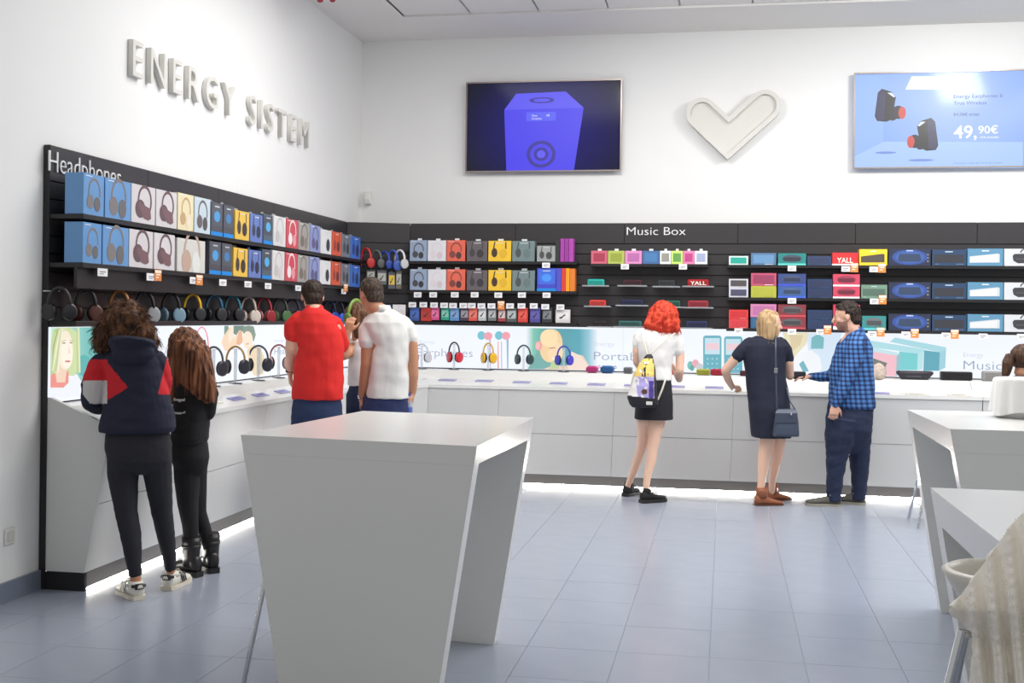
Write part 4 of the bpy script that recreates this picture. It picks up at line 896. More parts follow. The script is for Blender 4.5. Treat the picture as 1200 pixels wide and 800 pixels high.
table([xy(fl2),(fl2.x+w_,fl2.y-.02),(bl2.x+w_,bl2.y-.02),xy(bl2)],[(fl2.x+.20,fl2.y),(fl2.x+w_-.2,fl2.y),(bl2.x+w_-.2,bl2.y),xy(onZ(1098,712,0))],'white portal table behind, at right, carrying the cloth covered drum',(.11,.085))
bl3=onZ(1090,571,Z9); fl3=(bl3.x+.01,bl3.y-1.15)
table([fl3,(fl3[0]+1.0,fl3[1]),(bl3.x+1.0,bl3.y),xy(bl3)],[(fl3[0]+.2,fl3[1]),(fl3[0]+.8,fl3[1]),(bl3.x+.8,bl3.y),(bl3.x+.19,bl3.y)],'white portal table nearest the camera at the right edge',(.11,.10))
# cloth draped drum on table two
q=onZ(1200,489,Z9); e=empty('covered_drum',(q.x,q.y,Z9)); tag(e,'round drum draped in white cloth standing on the right table','drum')
DR=q.y*cY-q.x*sY; rr=34*DR/F; hh=.2
MB().loft([((0,0,0.0),(rr*.9,0,0),(0,rr*.9,0)),((0,0,hh-.006),(rr*.9,0,0),(0,rr*.9,0))],32).build('drum_body',C_((225,225,225)),e,True)
g=MB(); N=96; V=[(0,0,hh+.004)]
lv=[(.9,0.0),(.985,-.004),(1.02,-.02),(1.04,-.07),(1.07,-.13),(1.1,-.185)]
for li,(f,z) in enumerate(lv):
    for k in range(N):
        a=2*math.pi*k/N; wv=(math.sin(a*9+.6)+.5*math.sin(a*17))*.035*max(0,(li-1))/4
        V.append((rr*(f+wv*1.5)*math.cos(a),rr*(f+wv*1.5)*math.sin(a),max(.004,hh+.004+z+(li/5)**2*(.004+.012*math.cos(4*a+1.2) if li else 0))))
Fs=[(0,1+k,1+(k+1)%N) for k in range(N)]
for li in range(len(lv)-1):
    for k in range(N): j=(k+1)%N; Fs.append((1+li*N+k,1+li*N+j,1+(li+1)*N+j,1+(li+1)*N+k))
g.add(V,Fs); cl_=g.build('cloth',mat('white_cloth',(236,236,234),.9,bump=.1,scale=80),e,True)
# stools
SEAT=mat('seat_shell',(222,218,208),.35)
def stool(loc,rz,label,zseat=.78,back=True,name='bar_stool',rest=True):
    e=empty(name,loc,rz); tag(e,label,'stool')
    g=MB(); nn=24
    rings=[]
    for z,r,cy in ((zseat-.03,.10,0),(zseat,.17,0),(zseat+.03,.2,0),(zseat+.012,.18,0)): rings.append(((0,cy,z),(r,0,0),(0,r,0)))
    g.loft(rings,nn,p=2.6); g.build('seat',SEAT,e,True)
    if back:
        V=[];Fs=[];n1,n2=18,6
        for j in range(n2):
            for i in range(n1):
                a=math.radians(-70+i*140/(n1-1)); t=j/(n2-1); r=.19+.05*t; V.append((r*math.sin(a),-r*math.cos(a)-.02*t,zseat+.03+.24*t*math.cos(a*.75)))
        for j in range(n2-1):
            for i in range(n1-1): Fs.append((j*n1+i,j*n1+i+1,(j+1)*n1+i+1,(j+1)*n1+i))
        b=MB().add(V,Fs).build('backrest',SEAT,e,True); m=b.modifiers.new('s','SOLIDIFY'); m.thickness=.018; m=b.modifiers.new('r','SUBSURF'); m.levels=m.render_levels=1
    for sx,sy in ((1,1),(1,-1),(-1,1),(-1,-1)):
        MB().tube([(sx*.09,sy*.09,zseat-.03),(sx*.15,sy*.15,zseat-.12),(sx*.24,sy*.24,.005)],.010,10).build('leg',CHROME,e,True)
    k=(zseat-.25-.005)/(zseat-.125); f=.24-.09*.3
    if rest: MB().tube([(.218,.218,.17),(-.218,.218,.17),(-.218,-.218,.17),(.218,-.218,.17),(.218,.218,.17)],.007,8,cap=False).build('footrest',CHROME,e,True)
    return e
lq=onZ(304.5,812,0)
stool((lq.x+.24,lq.y+.02,0),0,'bar stool pushed under the large foreground table, one chrome leg showing',.72,False,rest=False)
lq=onZ(1076,620,0); stool((lq.x+.24,lq.y+.24,0),0,'bar stool with chrome leg behind the right hand tables',.62,False,rest=False)
# ================================================================ PEOPLE
def proj(p):
    v=Vector(p)-O3; d=v.dot(CF); a=v.dot(CR)/d*F; b=-v.z/d*F
    return 600+a*math.cos(ROLL)-b*math.sin(ROLL), 372+a*math.sin(ROLL)+b*math.cos(ROLL)
def remesh(name,mb,voxel,smooth,mats,root,fn=None,disp=None,fac=.5):
    me=bpy.data.meshes.new(name); me.from_pydata(mb.v,[],mb.f); bmn(me)
    t=bpy.data.objects.new('tmp',me); COL.objects.link(t)
    m=t.modifiers.new('r','REMESH'); m.mode='VOXEL'; m.voxel_size=voxel
    if smooth: m=t.modifiers.new('s','SMOOTH'); m.iterations=smooth; m.factor=fac
    dg=bpy.context.evaluated_depsgraph_get(); out=bpy.data.meshes.new_from_object(t.evaluated_get(dg)); bpy.data.objects.remove(t)
    if disp:
        ns=[v.normal.copy() for v in out.vertices]
        for v,n_ in zip(out.vertices,ns): v.co += n_*disp(v.co)
    out.materials.clear()
    for m in mats: out.materials.append(m)
    off=Vector(root.location)
    idx=[0]*len(out.polygons)
    if fn:
        for i,p in enumerate(out.polygons): idx[i]=fn(p.center+off)
    out.polygons.foreach_set('material_index',idx); out.polygons.foreach_set('use_smooth',[True]*len(out.polygons))
    out.update(); out.name=name; o=bpy.data.objects.new(name,out); COL.objects.link(o); o.parent=root; return o
def folds(amp,fx,fz,seed=0):
    def f(p): return amp*(noise.noise(Vector((p.x*fx+seed,p.y*fx,p.z*fz)))+.5*noise.noise(Vector((p.x*fx*2.1+seed,p.y*fx*2.1+3,p.z*fz*2))))
    return f
SK=mat('skin_light',(222,172,148),.5,noisy=.03,scale=12); SK2=mat('skin_tanned',(196,140,108),.5,noisy=.03,scale=12); SK3=mat('skin_pale',(232,190,166),.5,noisy=.03,scale=12)
LIP=mat('lips',(186,104,96),.5); EYEM=C_((196,190,184),.4); IRIS=C_((40,32,28),.2)
class Fig:
    def __init__(s,label,D,px,py,skin):
        s.D=D; q=at(px,py,D); s.root=empty('person',(q.x,q.y,0)); tag(s.root,label,'person'); s.o=Vector(s.root.location); s.body=MB(); s.skin=skin
    def J(s,x,y,dd=0.0): return at(x,y,s.D+dd)-s.o
    def m(s,px): return px*s.D/F
    def R(s,xl,xr,y,dep,dd=0.0): 
        return (s.J((xl+xr)/2,y,dd),CR*((xr-xl)/2*s.D/F),CF*dep)
    def leg(s,pts,xs,ys):
        dA=(EYE*F)/((ys-372)*math.cos(ROLL)-(xs-600)*math.sin(ROLL))-s.D; y0,y1=pts[0][1],pts[-1][1]; d0=pts[0][3]; s.ank=getattr(s,'ank',[])
        out=[(x,y,w_,d0*(1-(y-y0)/(y1-y0))+dA*((y-y0)/(y1-y0))) for x,y,w_,dd in pts]
        s.ank.append(s.J(pts[-1][0],pts[-1][1],dA)+s.o); return out
    def limb(s,mb,pts,k=1.0,add=0.0,n=14,cap=True):
        mb.tube([s.J(x,y,dd) for x,y,w_,dd in pts],[max(.008,w_/2*s.D/F*k+add) for x,y,w_,dd in pts],n,cap=cap)
    def head(s,c,h,face,up=(0,0,1),neck=None,nr=.055):
        mb=s.body; k=h/.235; f=Vector(face).normalized(); u=Vector(up); u=(u-f*u.dot(f)).normalized(); r=f.cross(u)
        s.hc,s.hf,s.hu,s.hr,s.hk=c,f,u,r,k
        P=lambda a,b,z: c+(r*a+f*b+u*z)*k
        mb.ell(P(0,-.012,.028),r*.076*k,f*.097*k,u*.09*k,20)
        mb.ell(P(0,.022,-.035),r*.058*k,f*.066*k,u*.078*k,18)
        mb.ell(P(0,.062,-.088),r*.024*k,f*.024*k,u*.02*k,12)
        mb.ell(P(0,.05,-.005),r*.052*k,f*.045*k,u*.05*k,14)
        mb.tube([P(0,.090,.012),P(0,.112,-.028)],[.010*k,.014*k],8); mb.ell(P(0,.108,-.033),r*.017*k,f*.012*k,u*.010*k,10)
        mb.ell(P(0,.084,-.058),r*.024*k,f*.014*k,u*.007*k,10); mb.ell(P(0,.082,-.069),r*.02*k,f*.013*k,u*.007*k,10)
        mb.ell(P(0,.084,.022),r*.046*k,f*.014*k,u*.008*k,12)
        for q in (-1,1):
            mb.ell(P(q*.076,-.008,-.005),r*.010*k,f*.019*k,u*.031*k,12); mb.ell(P(q*.038,.058,-.024),r*.018*k,f*.020*k,u*.022*k,10)
        if neck is not None: mb.tube([P(0,-.02,-.03),P(0,-.028,-.09),neck],[nr*k,nr*k,nr*k*1.15],16)
        for q in (-1,1):
            g=MB(); g.ell(P(q*.031,.077,.002),r*.011*k,f*.010*k,u*.0065*k,12); e=g.build('eye',EYEM,s.root,True)
            MB().ell(P(q*.031,.0858,.002),r*.007*k,f*.003*k,u*.007*k,10).build('iris',IRIS,e,True)
            MB().tube([P(q*.018,.093,.024),P(q*.046,.084,.026)],[.004*k,.003*k],6).build('eyebrow',C_((60,44,34),.8),s.root,True)
    def P(s,a,b,z): return s.hc+(s.hr*a+s.hf*b+s.hu*z)*s.hk
    def hand(s,w_,d,nrm,side,curl=.35,k=1.0):
        mb=s.body; d=Vector(d).normalized(); nrm=Vector(nrm); nrm=(nrm-d*nrm.dot(d)).normalized(); sd=d.cross(nrm)*side
        w_=Vector(w_)
        mb.loft([(w_-d*.01,sd*.026*k,nrm*.019*k),(w_+d*.02*k,sd*.034*k,nrm*.017*k),(w_+d*.055*k,sd*.042*k,nrm*.016*k),(w_+d*.085*k,sd*.040*k,nrm*.013*k)],14)
        for i,(o_,L,r) in enumerate(((.031,.068,.0092),(.0105,.078,.0096),(-.0105,.072,.0092),(-.031,.056,.0082))):
            p=w_+d*.08*k+sd*o_*k; dd=(d+sd*o_*2.2).normalized(); pts=[p-d*.015]; a=0
            for j,f in enumerate((.45,.32,.26)):
                a+=curl*(.7+.4*j); v=dd*math.cos(a)+nrm*math.sin(a); pts.append(pts[-1]+v*(L*f*k+(0.015 if j==0 else 0)))
            mb.tube(pts,[r*k,r*k,r*.92*k,r*.8*k],8)
        p=w_+d*.022*k+sd*.024*k; v1=(d*.62+sd*.75+nrm*.25).normalized(); v2=(d*.85+sd*.35+nrm*(.2+curl*.5)).normalized()
        mb.tube([p,p+v1*.038*k,p+v1*.038*k+v2*.03*k,p+v1*.038*k+v2*.052*k],[.014*k,.0115*k,.0105*k,.009*k],8)
    def finish(s,voxel=.006,smooth=3):
        def fn(p):
            if not hasattr(s,'hc'): return 0
            q=p-s.o-s.hc; a=q.dot(s.hr)/s.hk; b=q.dot(s.hf)/s.hk; z=q.dot(s.hu)/s.hk
            if abs(a)<.024 and b>.084 and -.077<z<-.05: return 1
            if getattr(s,'beard',0) and z<-.035-.25*max(0,b-.08)+.0*a and z>-.125 and b>-.005+.0*a and not (abs(a)<.016 and -.05<z): return 2
            return 0
        return remesh('body',s.body,voxel,smooth,[s.skin,LIP,mat('beard_shadow',(150,112,96),.7)],s.root,fn)
    def shoe(s,heel,head,L,W,H,um,sm,sole=.022,name='shoe',toe_h=.42,lace=None,extra=None):
        h=Vector(head); h.z=0; h.normalize()
        if isinstance(heel,int): heel=s.ank[heel]-h*(L*.20)
        sd=Vector((h.y,-h.x,0)); b=Vector((heel.x,heel.y,0))-Vector((s.o.x,s.o.y,0))
        tab=[(0,.55,.80),(.05,.72,.95),(.14,.84,1),(.28,.86,.97),(.42,.84,.80),(.56,.92,.62),(.72,1,.48),(.86,.92,toe_h),(.96,.66,toe_h*.8),(1,.4,toe_h*.55)]
        g=MB(); g.loft([(b+h*(t*L)+UP*(sole+.5*H*hh-.004),sd*(W/2*ww),UP*(.5*H*hh+.002)) for t,ww,hh in tab],18,p=2.4); up=g.build(name,um,s.root,True)
        pts=[b+h*(t*L+(.006 if t>.9 else -.006 if t<.03 else 0))+sd*(W/2*ww+.005) for t,ww,hh in tab]+[b+h*(t*L+(.006 if t>.9 else -.006 if t<.03 else 0))-sd*(W/2*ww+.005) for t,ww,hh in reversed(tab)]
        MB().prism([p+UP*.001 for p in pts],UP*sole).build('sole',sm,up)
        if lace:
            g=MB()
            for i in range(5):
                t=.34+.07*i; z=sole+H*(.93-.085*i)+.004; c=b+h*(t*L)+UP*z; g.tube([c-sd*W*.22,c+UP*.006,c+sd*W*.22],.004,6)
            c=b+h*(.32*L)+UP*(sole+H+.0); g.tube([c,c+sd*.03+UP*.014,c+sd*.055-UP*.012],.003,6); g.tube([c,c-sd*.03+UP*.014,c-sd*.055-UP*.012],.003,6)
            g.build('laces',lace,up,True)
        if extra: extra(up,b,h,sd)
        return up
def hair_strands(fz=3,fx=55,amp=.006,seed=0):
    def f(p): return amp*noise.noise(Vector((p.x*fx+seed,p.y*fx,p.z*fz)))+amp*.6*noise.noise(Vector((p.x*fx*2,p.y*fx*2+seed,p.z*fz*1.5)))
    return f
def curls(amp=.012,fr=26,seed=0):
    return lambda p: amp*noise.noise(Vector((p.x*fr+seed,p.y*fr,p.z*fr*.8)))+amp*.5*noise.noise(Vector((p.x*fr*2.2,p.y*fr*2.2+seed,p.z*fr*1.8)))
def hairmat(name,c1,c2,sx=70,sz=4):
    m=bpy.data.materials.new(name); m.use_nodes=True; nt=m.node_tree; b=nt.nodes['Principled BSDF']; b.inputs['Roughness'].default_value=.6; b.inputs['Specular IOR Level'].default_value=.3
    tc=nt.nodes.new('ShaderNodeTexCoord'); mp=nt.nodes.new('ShaderNodeMapping'); mp.inputs['Scale'].default_value=(sx,sx,sz); n=nt.nodes.new('ShaderNodeTexNoise'); n.inputs['Scale'].default_value=1; n.inputs['Detail'].default_value=3
    cr=nt.nodes.new('ShaderNodeValToRGB'); cr.color_ramp.elements[0].position=.34; cr.color_ramp.elements[1].position=.68; cr.color_ramp.elements[0].color=(*lin(c1),1); cr.color_ramp.elements[1].color=(*lin(c2),1)
    nt.links.new(tc.outputs['Object'],mp.inputs[0]); nt.links.new(mp.outputs[0],n.inputs['Vector']); nt.links.new(n.outputs['Fac'],cr.inputs[0]); nt.links.new(cr.outputs[0],b.inputs['Base Color'])
    bp=nt.nodes.new('ShaderNodeBump'); bp.inputs['Strength'].default_value=.5; bp.inputs['Distance'].default_value=.006; nt.links.new(n.outputs['Fac'],bp.inputs['Height']); nt.links.new(bp.outputs['Normal'],b.inputs['Normal'])
    return m
def strands(hair,n,L,segs,wig,r,m,seed=1,down=1.0,zmin=-9,out=.35,freq=20,jit=.25):
    random.seed(seed); me=hair.data; ps=me.polygons; N=len(ps); g=MB(); off=hair.parent.location
    for _ in range(n):
        p=ps[random.randrange(N)]; c=p.center.copy()
        if c.z<zmin or (jit<.2 and p.normal.z>.45): continue
        nn=p.normal.copy(); t=(Vector((0,0,-1))+nn*nn.z); t=t.normalized() if t.length>.15 else Vector((random.uniform(-1,1),random.uniform(-1,1),0)).normalized()
        d=(t*down+nn*out+Vector((random.gauss(0,jit),random.gauss(0,jit),random.gauss(0,jit*.6)))).normalized(); pts=[c-nn*.004]; ll=L*random.uniform(.5,1.2)/segs; ph=random.uniform(0,6.28)
        for k in range(segs):
            q=pts[-1]; w1=noise.noise_vector(q*freq+Vector((seed,0,0)))
            d=(d*.75+t*.35*down+w1*wig-nn*.03*k).normalized(); pts.append(q+d*ll)
        g.tube(pts,[r]*segs+[r*.3],3,cap=False)
    o=g.build('loose_strands',m,hair); o['kind']='stuff'; return o
def cloth(name,rgb,**k): return mat(name,rgb,.85,bump=.15,scale=220,noisy=.06,**k)
def inpoly(x,y,P):
    c=False; j=len(P)-1
    for i in range(len(P)):
        if (P[i][1]>y)!=(P[j][1]>y) and x<(P[j][0]-P[i][0])*(y-P[i][1])/(P[j][1]-P[i][1])+P[i][0]: c=not c
        j=i
    return c
# ---------------------------------------------------------------- A: woman in navy red white jacket
A=Fig('woman with curly brown hair in navy jacket with red and white sleeve bands, black leggings',6.52,164,690,SK2)
fa=(CF*.9-CR*.4).normalized()
A.head(A.J(147,383,.05),.235,(fa-UP*.35),UP,A.J(152,414,.0))
A.body.loft([A.R(130,198,512,.105),A.R(130,190,480,.10),A.R(126,190,450,.10),A.R(124,188,425,.095),A.R(138,176,408,.07)],20)
LA1=[(118,428,28,0),(109,452,28,-.02),(108,470,24,-.02)]; LA2=[(108,470,24,-.02),(120,474,20,.2),(138,468,15,.36)]
RA1=[(184,424,26,.02),(190,444,24,.06),(189,462,21,.14)]; RA2=[(189,462,20,.14),(186,466,18,.3),(176,462,14,.42)]
for l in (LA1,LA2,RA1,RA2): A.limb(A.body,l,.72)
A.hand(A.J(138,468,.36),CF*.6+CR*.6-UP*.1,-UP,-1,.3); A.hand(A.J(176,462,.42),CF*.7-CR*.5-UP*.1,-UP,1,.3)
ll=[(146,520,40,0),(144,555,36,0),(148,600,26,0.0),(153,625,24.5,-.03),(156,650,20,-.07),(159,676,14.5,-.1),(159,688,13,-.1)]
rl=[(182,520,38,0),(185,557,33,.02),(190,600,25,.04),(194,625,22,.06),(198,650,17.5,.09),(200,668,12.5,.12),(200,682,12,.12)]
ll=A.leg(ll,159,701); rl=A.leg(rl,200,689.5)
A.limb(A.body,ll,.88); A.limb(A.body,rl,.88)
A.finish()
g=MB(); A.limb(g,ll[:-1],1.0,cap=False); A.limb(g,rl[:-1],1.0,cap=False); g.loft([A.R(152,178,555,.05),A.R(138,190,549,.09),A.R(127,200,540,.12),A.R(123,201,525,.125),A.R(124,199,508,.115),A.R(130,196,495,.10)],24)
remesh('leggings',g,.008,4,[cloth('charcoal_leggings',(34,34,42))],A.root,disp=folds(.002,14,30,3))
g=MB(); g.loft([A.R(118,203,506,.135),A.R(117,206,500,.14),A.R(120,204,485,.13),A.R(123,198,462,.12),A.R(124,192,440,.115),A.R(120,190,424,.105),A.R(128,184,412,.085),A.R(138,172,404,.065)],28,p=2.3)
g.tube([A.J(128,420,0),A.J(118,428,0)],[.05,.064],14); g.tube([A.J(178,418,0),A.J(184,424,.02)],[.05,.058],14)
for l in (LA1,LA2[:2],RA1,RA2[:2]): A.limb(g,l,1.02)
A.limb(g,[(108,470,24,-.02),(116,475,22,.1),(122,474,18,.2)],1.0)
NAVY=cloth('navy_jacket',(24,28,50)); REDJ=cloth('red_jacket',(198,26,38)); WHJ=cloth('pale_grey_jacket',(196,192,192))
def jac(p):
    x,y=proj(p)
    if p.z<.9 : return 0
    if x<125.5 and 446<=y<473 and y<475-(x-100)*.02: return 2 if y>446 and not (x<97+max(0,(y-462))*.8) else 0
    if x<126 and 421<=y<446: return 1
    if inpoly(x,y,[(123,421),(150,454),(124,470)]): return 1
    if x>185.5 and 414<y<462 and x>197-(y-414)*.25: return 1
    return 0
remesh('jacket',g,.005,3,[NAVY,REDJ,WHJ],A.root,jac,folds(.006,9,16,1))
g=MB(); g.loft([(A.J(155,413,-.05),CR*.118,CF*.10-UP*.03),(A.J(155,405,-.07),CR*.135,CF*.10-UP*.045),(A.J(155,399,-.05),CR*.125,CF*.09-UP*.03),(A.J(154,396,-.02),CR*.10,CF*.07)],24)
g.ell(A.J(156,414,-.09),CR*.12,CF*.05,UP*.07,18)
remesh('hood',g,.007,4,[NAVY],A.root,disp=folds(.007,10,22,5))
g=MB(); K=A.P
g.ell(A.J(147,378,.03),CR*.118,CF*.125,UP*.112,20); g.ell(A.J(124,392,.0),CR*.062,CF*.09,UP*.08,16); g.ell(A.J(169,392,0),CR*.062,CF*.09,UP*.075,16); g.ell(A.J(148,395,-.03),CR*.10,CF*.08,UP*.07,16); g.ell(A.J(119,404,0),CR*.036,CF*.05,UP*.05,12); g.ell(A.J(178,402,0),CR*.035,CF*.05,UP*.04,12); g.ell(A.J(146,364,.03),CR*.085,CF*.09,UP*.062,16)
hh_=remesh('hair',g,.007,2,[hairmat('hair_brown_curly',(38,22,13),(116,76,48),30,16)],A.root,disp=curls(.017,22))
strands(hh_,3600,.05,5,.65,.0013,hh_.data.materials[0],1,.7,out=.35,freq=38)
WSH=C_((226,222,212),.5); WSO=C_((214,206,190),.6); BLK=C_((26,26,32),.5)
def sneaker(up,b,h,sd):
    for i in range(3):
        for q in (-1,1):
            g=MB()
            t0=.40+.085*i; L=.27;W=.1
            p=lambda t,z,o_: b+h*(t*L)+sd*q*(W/2*.93+o_)+UP*z
            g.prism([p(t0,.03,.0),p(t0+.035,.03,.0),p(t0-.035,.085,-.006),p(t0-.07,.085,-.006)],sd*q*.004)
            g.build('side_stripe',BLK,up)
    g=MB(); g.loft([(b-h*.005+UP*.062,sd*.026,h*.010),(b-h*.002+UP*.09,sd*.027,h*.010)],12); g.loft([(b+h*.008+UP*.072,sd*.043,h*.018),(b+h*.010+UP*.085,sd*.041,h*.018)],12); g.build('heel_patch',BLK,up,True)
    g=MB(); g.ell(b-h*.0165+UP*.077,sd*.006,h*.002,UP*.011,8)
    for q in(-1,1): g.ell(b-h*.0165+sd*q*.009+UP*.077,sd*.004+UP*.003*q,h*.002,UP*.009-sd*q*.005,8)
    g.build('heel_emblem',WSH,up)
    MB().tube([b+h*.06+UP*.07,b+h*.06+UP*.097],[.045,.041],14,cap=False).build('sock',WSH,up,True)
A.shoe(0,CF*.80-CR*.62,.27,.10,.074,WSH,WSO,lace=C_((206,196,180),.7),extra=sneaker)
A.shoe(1,CF*.98+CR*.14,.27,.10,.074,WSH,WSO,lace=C_((206,196,180),.7),extra=sneaker)
# ---------------------------------------------------------------- B: long haired girl
B=Fig('girl with long straight brown hair in black sweatshirt, black leggings and buckled ankle boots',7.05,224,670,SK)
fb=(CF*.7-CR*.75).normalized()
B.head(B.J(216,410,.05),.215,fb-UP*.25,UP,B.J(224,432,0),.046)
B.body.loft([B.R(206,240,520,.085),B.R(208,244,480,.08),B.R(206,246,452,.08),B.R(214,238,434,.06)],18)
bl=[(219,530,32,0),(219,560,30,-.02),(220,590,24,-.02),(223,615,19,-.02),(225,645,17,-.03),(226,662,15,-.03)]; br=[(230,530,28,.05),(230,560,25,.06),(233,600,18,.08),(240,622,16.5,.1),(245,642,14,.12),(248,658,14,.12)]
bl=B.leg(bl,226,675); br=B.leg(br,249,670)
B.limb(B.body,bl,.86); B.limb(B.body,br,.86)
bA=[(240,444,20,0),(246,462,19,-.03),(243,484,17,.0)]; bA2=[(243,484,17,0),(228,474,15,.12),(212,462,12,.2)]; bC=[(208,446,18,.05),(202,466,16,.1),(206,470,14,.25)]
for l in (bA,bA2,bC): B.limb(B.body,l,.75)
B.hand(B.J(212,462,.2),-CR*.8+UP*.1+CF*.3,CF,1,.6,.85); B.hand(B.J(206,470,.25),CF*.8-CR*.3,-UP,1,.3,.85)
B.finish()
g=MB(); B.limb(g,bl[:-1],1.0,cap=False); B.limb(g,br[:-1],1.0,cap=False); g.loft([B.R(212,238,556,.05),B.R(204,243,547,.09),B.R(200,245,535,.115),B.R(202,243,518,.105)],22)
BKC=cloth('black_cotton',(20,19,22)); remesh('leggings',g,.007,4,[BKC],B.root)
g=MB(); g.loft([B.R(200,242,520,.115),B.R(200,244,512,.12),B.R(203,245,495,.11),B.R(204,246,472,.105),B.R(205,248,450,.10),B.R(210,243,438,.08),B.R(217,234,432,.055)],24,p=2.3)
for l in (bA,bA2,bC[:2]): B.limb(g,l,1.05)
PRW=cloth('white_print',(206,206,204))
def bf(p):
    x,y=proj(p); return 1 if ((x-211)**2/90+(y-466)**2/20<1 and (x-211)**2/70+(y-463.5)**2/16>1 and x<217) or ((x-210)**2/60+(y-482)**2/9<1 and (x-210)**2/60+(y-480)**2/9>1) else 0
remesh('sweatshirt',g,.006,3,[BKC,PRW],B.root,bf,folds(.006,10,18,2))
g=MB(); c=B.J(217,404,.04); g.ell(c,CR*.098,CF*.112,UP*.108,20)
g.loft([(B.J(219,398,.0),CR*.10,CF*.10),(B.J(226,412,-.03),CR*.105,CF*.09),(B.J(229,432,-.05),CR*.105,CF*.075),(B.J(233,450,-.07),CR*.10,CF*.06),(B.J(240,464,-.07),CR*.062,CF*.045),(B.J(245,472,-.07),CR*.03,CF*.025)],20)
g.loft([(B.J(212,408,.0),CR*.075,CF*.07),(B.J(212,430,-.03),CR*.062,CF*.06),(B.J(213,452,-.04),CR*.062,CF*.045),(B.J(208,464,-.04),CR*.05,CF*.035),(B.J(205,470,-.04),CR*.03,CF*.02)],16)
hh_=remesh('hair',g,.006,2,[hairmat('hair_brown_long',(56,30,20),(156,102,70),46,3)],B.root,disp=hair_strands(3,50,.012))
strands(hh_,1500,.13,5,.02,.0014,hh_.data.materials[0],2,1.0,zmin=1.22,out=.02,jit=.05)
DKL=C_((28,26,28),.35); 
def boot(F_,heel,head,shaft_top,rad,um=DKL,H=.10,L=.25):
    def ex(up,b,h,sd):
        g=MB(); q=b+h*.065; g.loft([(q+UP*.06,sd*.045,h*.055),(q+UP*.11,sd*.047,h*.055),(q+UP*.2,sd*.052,h*.058),(q+UP*shaft_top,sd*.055,h*.06),(q+UP*(shaft_top-.01),sd*.046,h*.05)],18); g.build('shaft',um,up,True)
        g=MB(); g.loft([(q+UP*(shaft_top*.72),sd*.0545,h*.0605),(q+UP*(shaft_top*.72+.02),sd*.0545,h*.0605)],18); g.box(-.012,-.012,-.012,.012,.012,.012) if False else None; g.build('ankle_strap',um,up,True)
        k=q+sd*.055*rad+UP*(shaft_top*.72+.01); MB().box(k.x-.012,k.y-.012,k.z-.012,k.x+.012,k.y+.012,k.z+.012,0,bev=.004).build('buckle',CHROME,up)
    return F_.shoe(heel,head,L,.095,H,um,C_((18,18,18),.5),sole=.032,name='boot',extra=ex)
boot(B,0,-CR*.85+CF*.45,.235,1); boot(B,1,-CR*.55+CF*.8,.235,-1)
# ---------------------------------------------------------------- C: man in red shirt
Cc=Fig('man in bright red short-sleeved shirt and navy trousers leaning on the left counter',8.6,368,500,SK)
Cc.head(Cc.J(366,348,.08),.235,CF-CR*.35-UP*.25,UP,Cc.J(369,366,0),.06)
Cc.body.loft([Cc.R(346,400,476,.11),Cc.R(350,398,440,.11),Cc.R(345,398,400,.12),Cc.R(344,394,378,.11),Cc.R(358,382,364,.07)],20)
cA=[(343,380,18,0),(343,396,16.5,-.02),(341,410,14.5,-.04)]; cA2=[(341,410,14.5,-.04),(341,424,12.5,.05),(340,436,9.5,.12)]; cB=[(394,384,18,0),(400,402,16,.08),(396,420,13,.2),(380,424,10,.36)]
for l in (cA,cA2,cB): Cc.limb(Cc.body,l,.95)
Cc.hand(Cc.J(340,436,.12),-UP*.9+CF*.4,CR,1,.5); Cc.hand(Cc.J(380,424,.36),-CR+CF*.3,-UP,1,.3)
cl1=[(358,486,33,0),(357,530,28,.0),(356,570,20,.02),(356,605,15,.05)]; cl2=[(384,486,33,0),(386,530,28,.05),(388,570,20,.08),(389,603,15,.1)]
Cc.limb(Cc.body,cl1,.8); Cc.limb(Cc.body,cl2,.8); Cc.finish(.007)
NVT=cloth('navy_trousers',(36,52,88))
g=MB(); Cc.limb(g,cl1,1.05); Cc.limb(g,cl2,1.05); g.loft([Cc.R(362,380,526,.05),Cc.R(350,394,515,.11),Cc.R(341,401,500,.14),Cc.R(341,401,484,.145),Cc.R(345,399,462,.125)],22); remesh('trousers',g,.009,3,[NVT],Cc.root,disp=folds(.006,9,12,4))
g=MB(); g.loft([Cc.R(343,402,468,.145),Cc.R(343,402.5,455,.145),Cc.R(345,402,430,.14),Cc.R(349,402,408,.135),Cc.R(346,401,390,.13),Cc.R(344,398,378,.115),Cc.R(352,389,367,.09),Cc.R(360,378,361,.062)],28,p=2.3)
Cc.limb(g,[(350,374,20,0),(344,382,22,0),(343,394,21,-.02)],1.0); Cc.limb(g,[(390,378,20,0),(395,388,21,.02),(399,404,19.5,.08)],1.0)
g.loft([(Cc.J(369,364,0),CR*.066,CF*.062),(Cc.J(369,358,.02),CR*.062,CF*.058)],18)
RSH=cloth('red_cotton',(222,38,34)); remesh('shirt',g,.0075,3,[RSH],Cc.root,disp=folds(.011,8,7,6))
def cropped(F_,name,m,amp=.004,top=1.0,low=-.075,bald=False):
    g=MB(); k=F_.hk; K=F_.P
    g.ell(K(0,-.018,.034),F_.hr*.083*k,F_.hf*.100*k,F_.hu*.095*k*top,22); g.ell(K(0,-.055,-.02),F_.hr*.068*k,F_.hf*.062*k,F_.hu*.075*k,18)
    o=remesh('hair',g,.005,2,[m],F_.root,disp=hair_strands(30,60,amp))
    # trim away the face side
    b=bmesh.new(); b.from_mesh(o.data); kill=[]
    for v in b.verts:
        q=v.co-F_.hc; f=q.dot(F_.hf)/k; z=q.dot(F_.hu)/k; a=abs(q.dot(F_.hr)/k)
        if (f>.005 and z<.058-.2*max(0,.05-f)) or (f>-.03 and f<=.005 and z<.018) or z<low or (z<-.03 and f>-.03): kill.append(v)
    bmesh.ops.delete(b,geom=kill,context='VERTS'); b.to_mesh(o.data); b.free(); return o
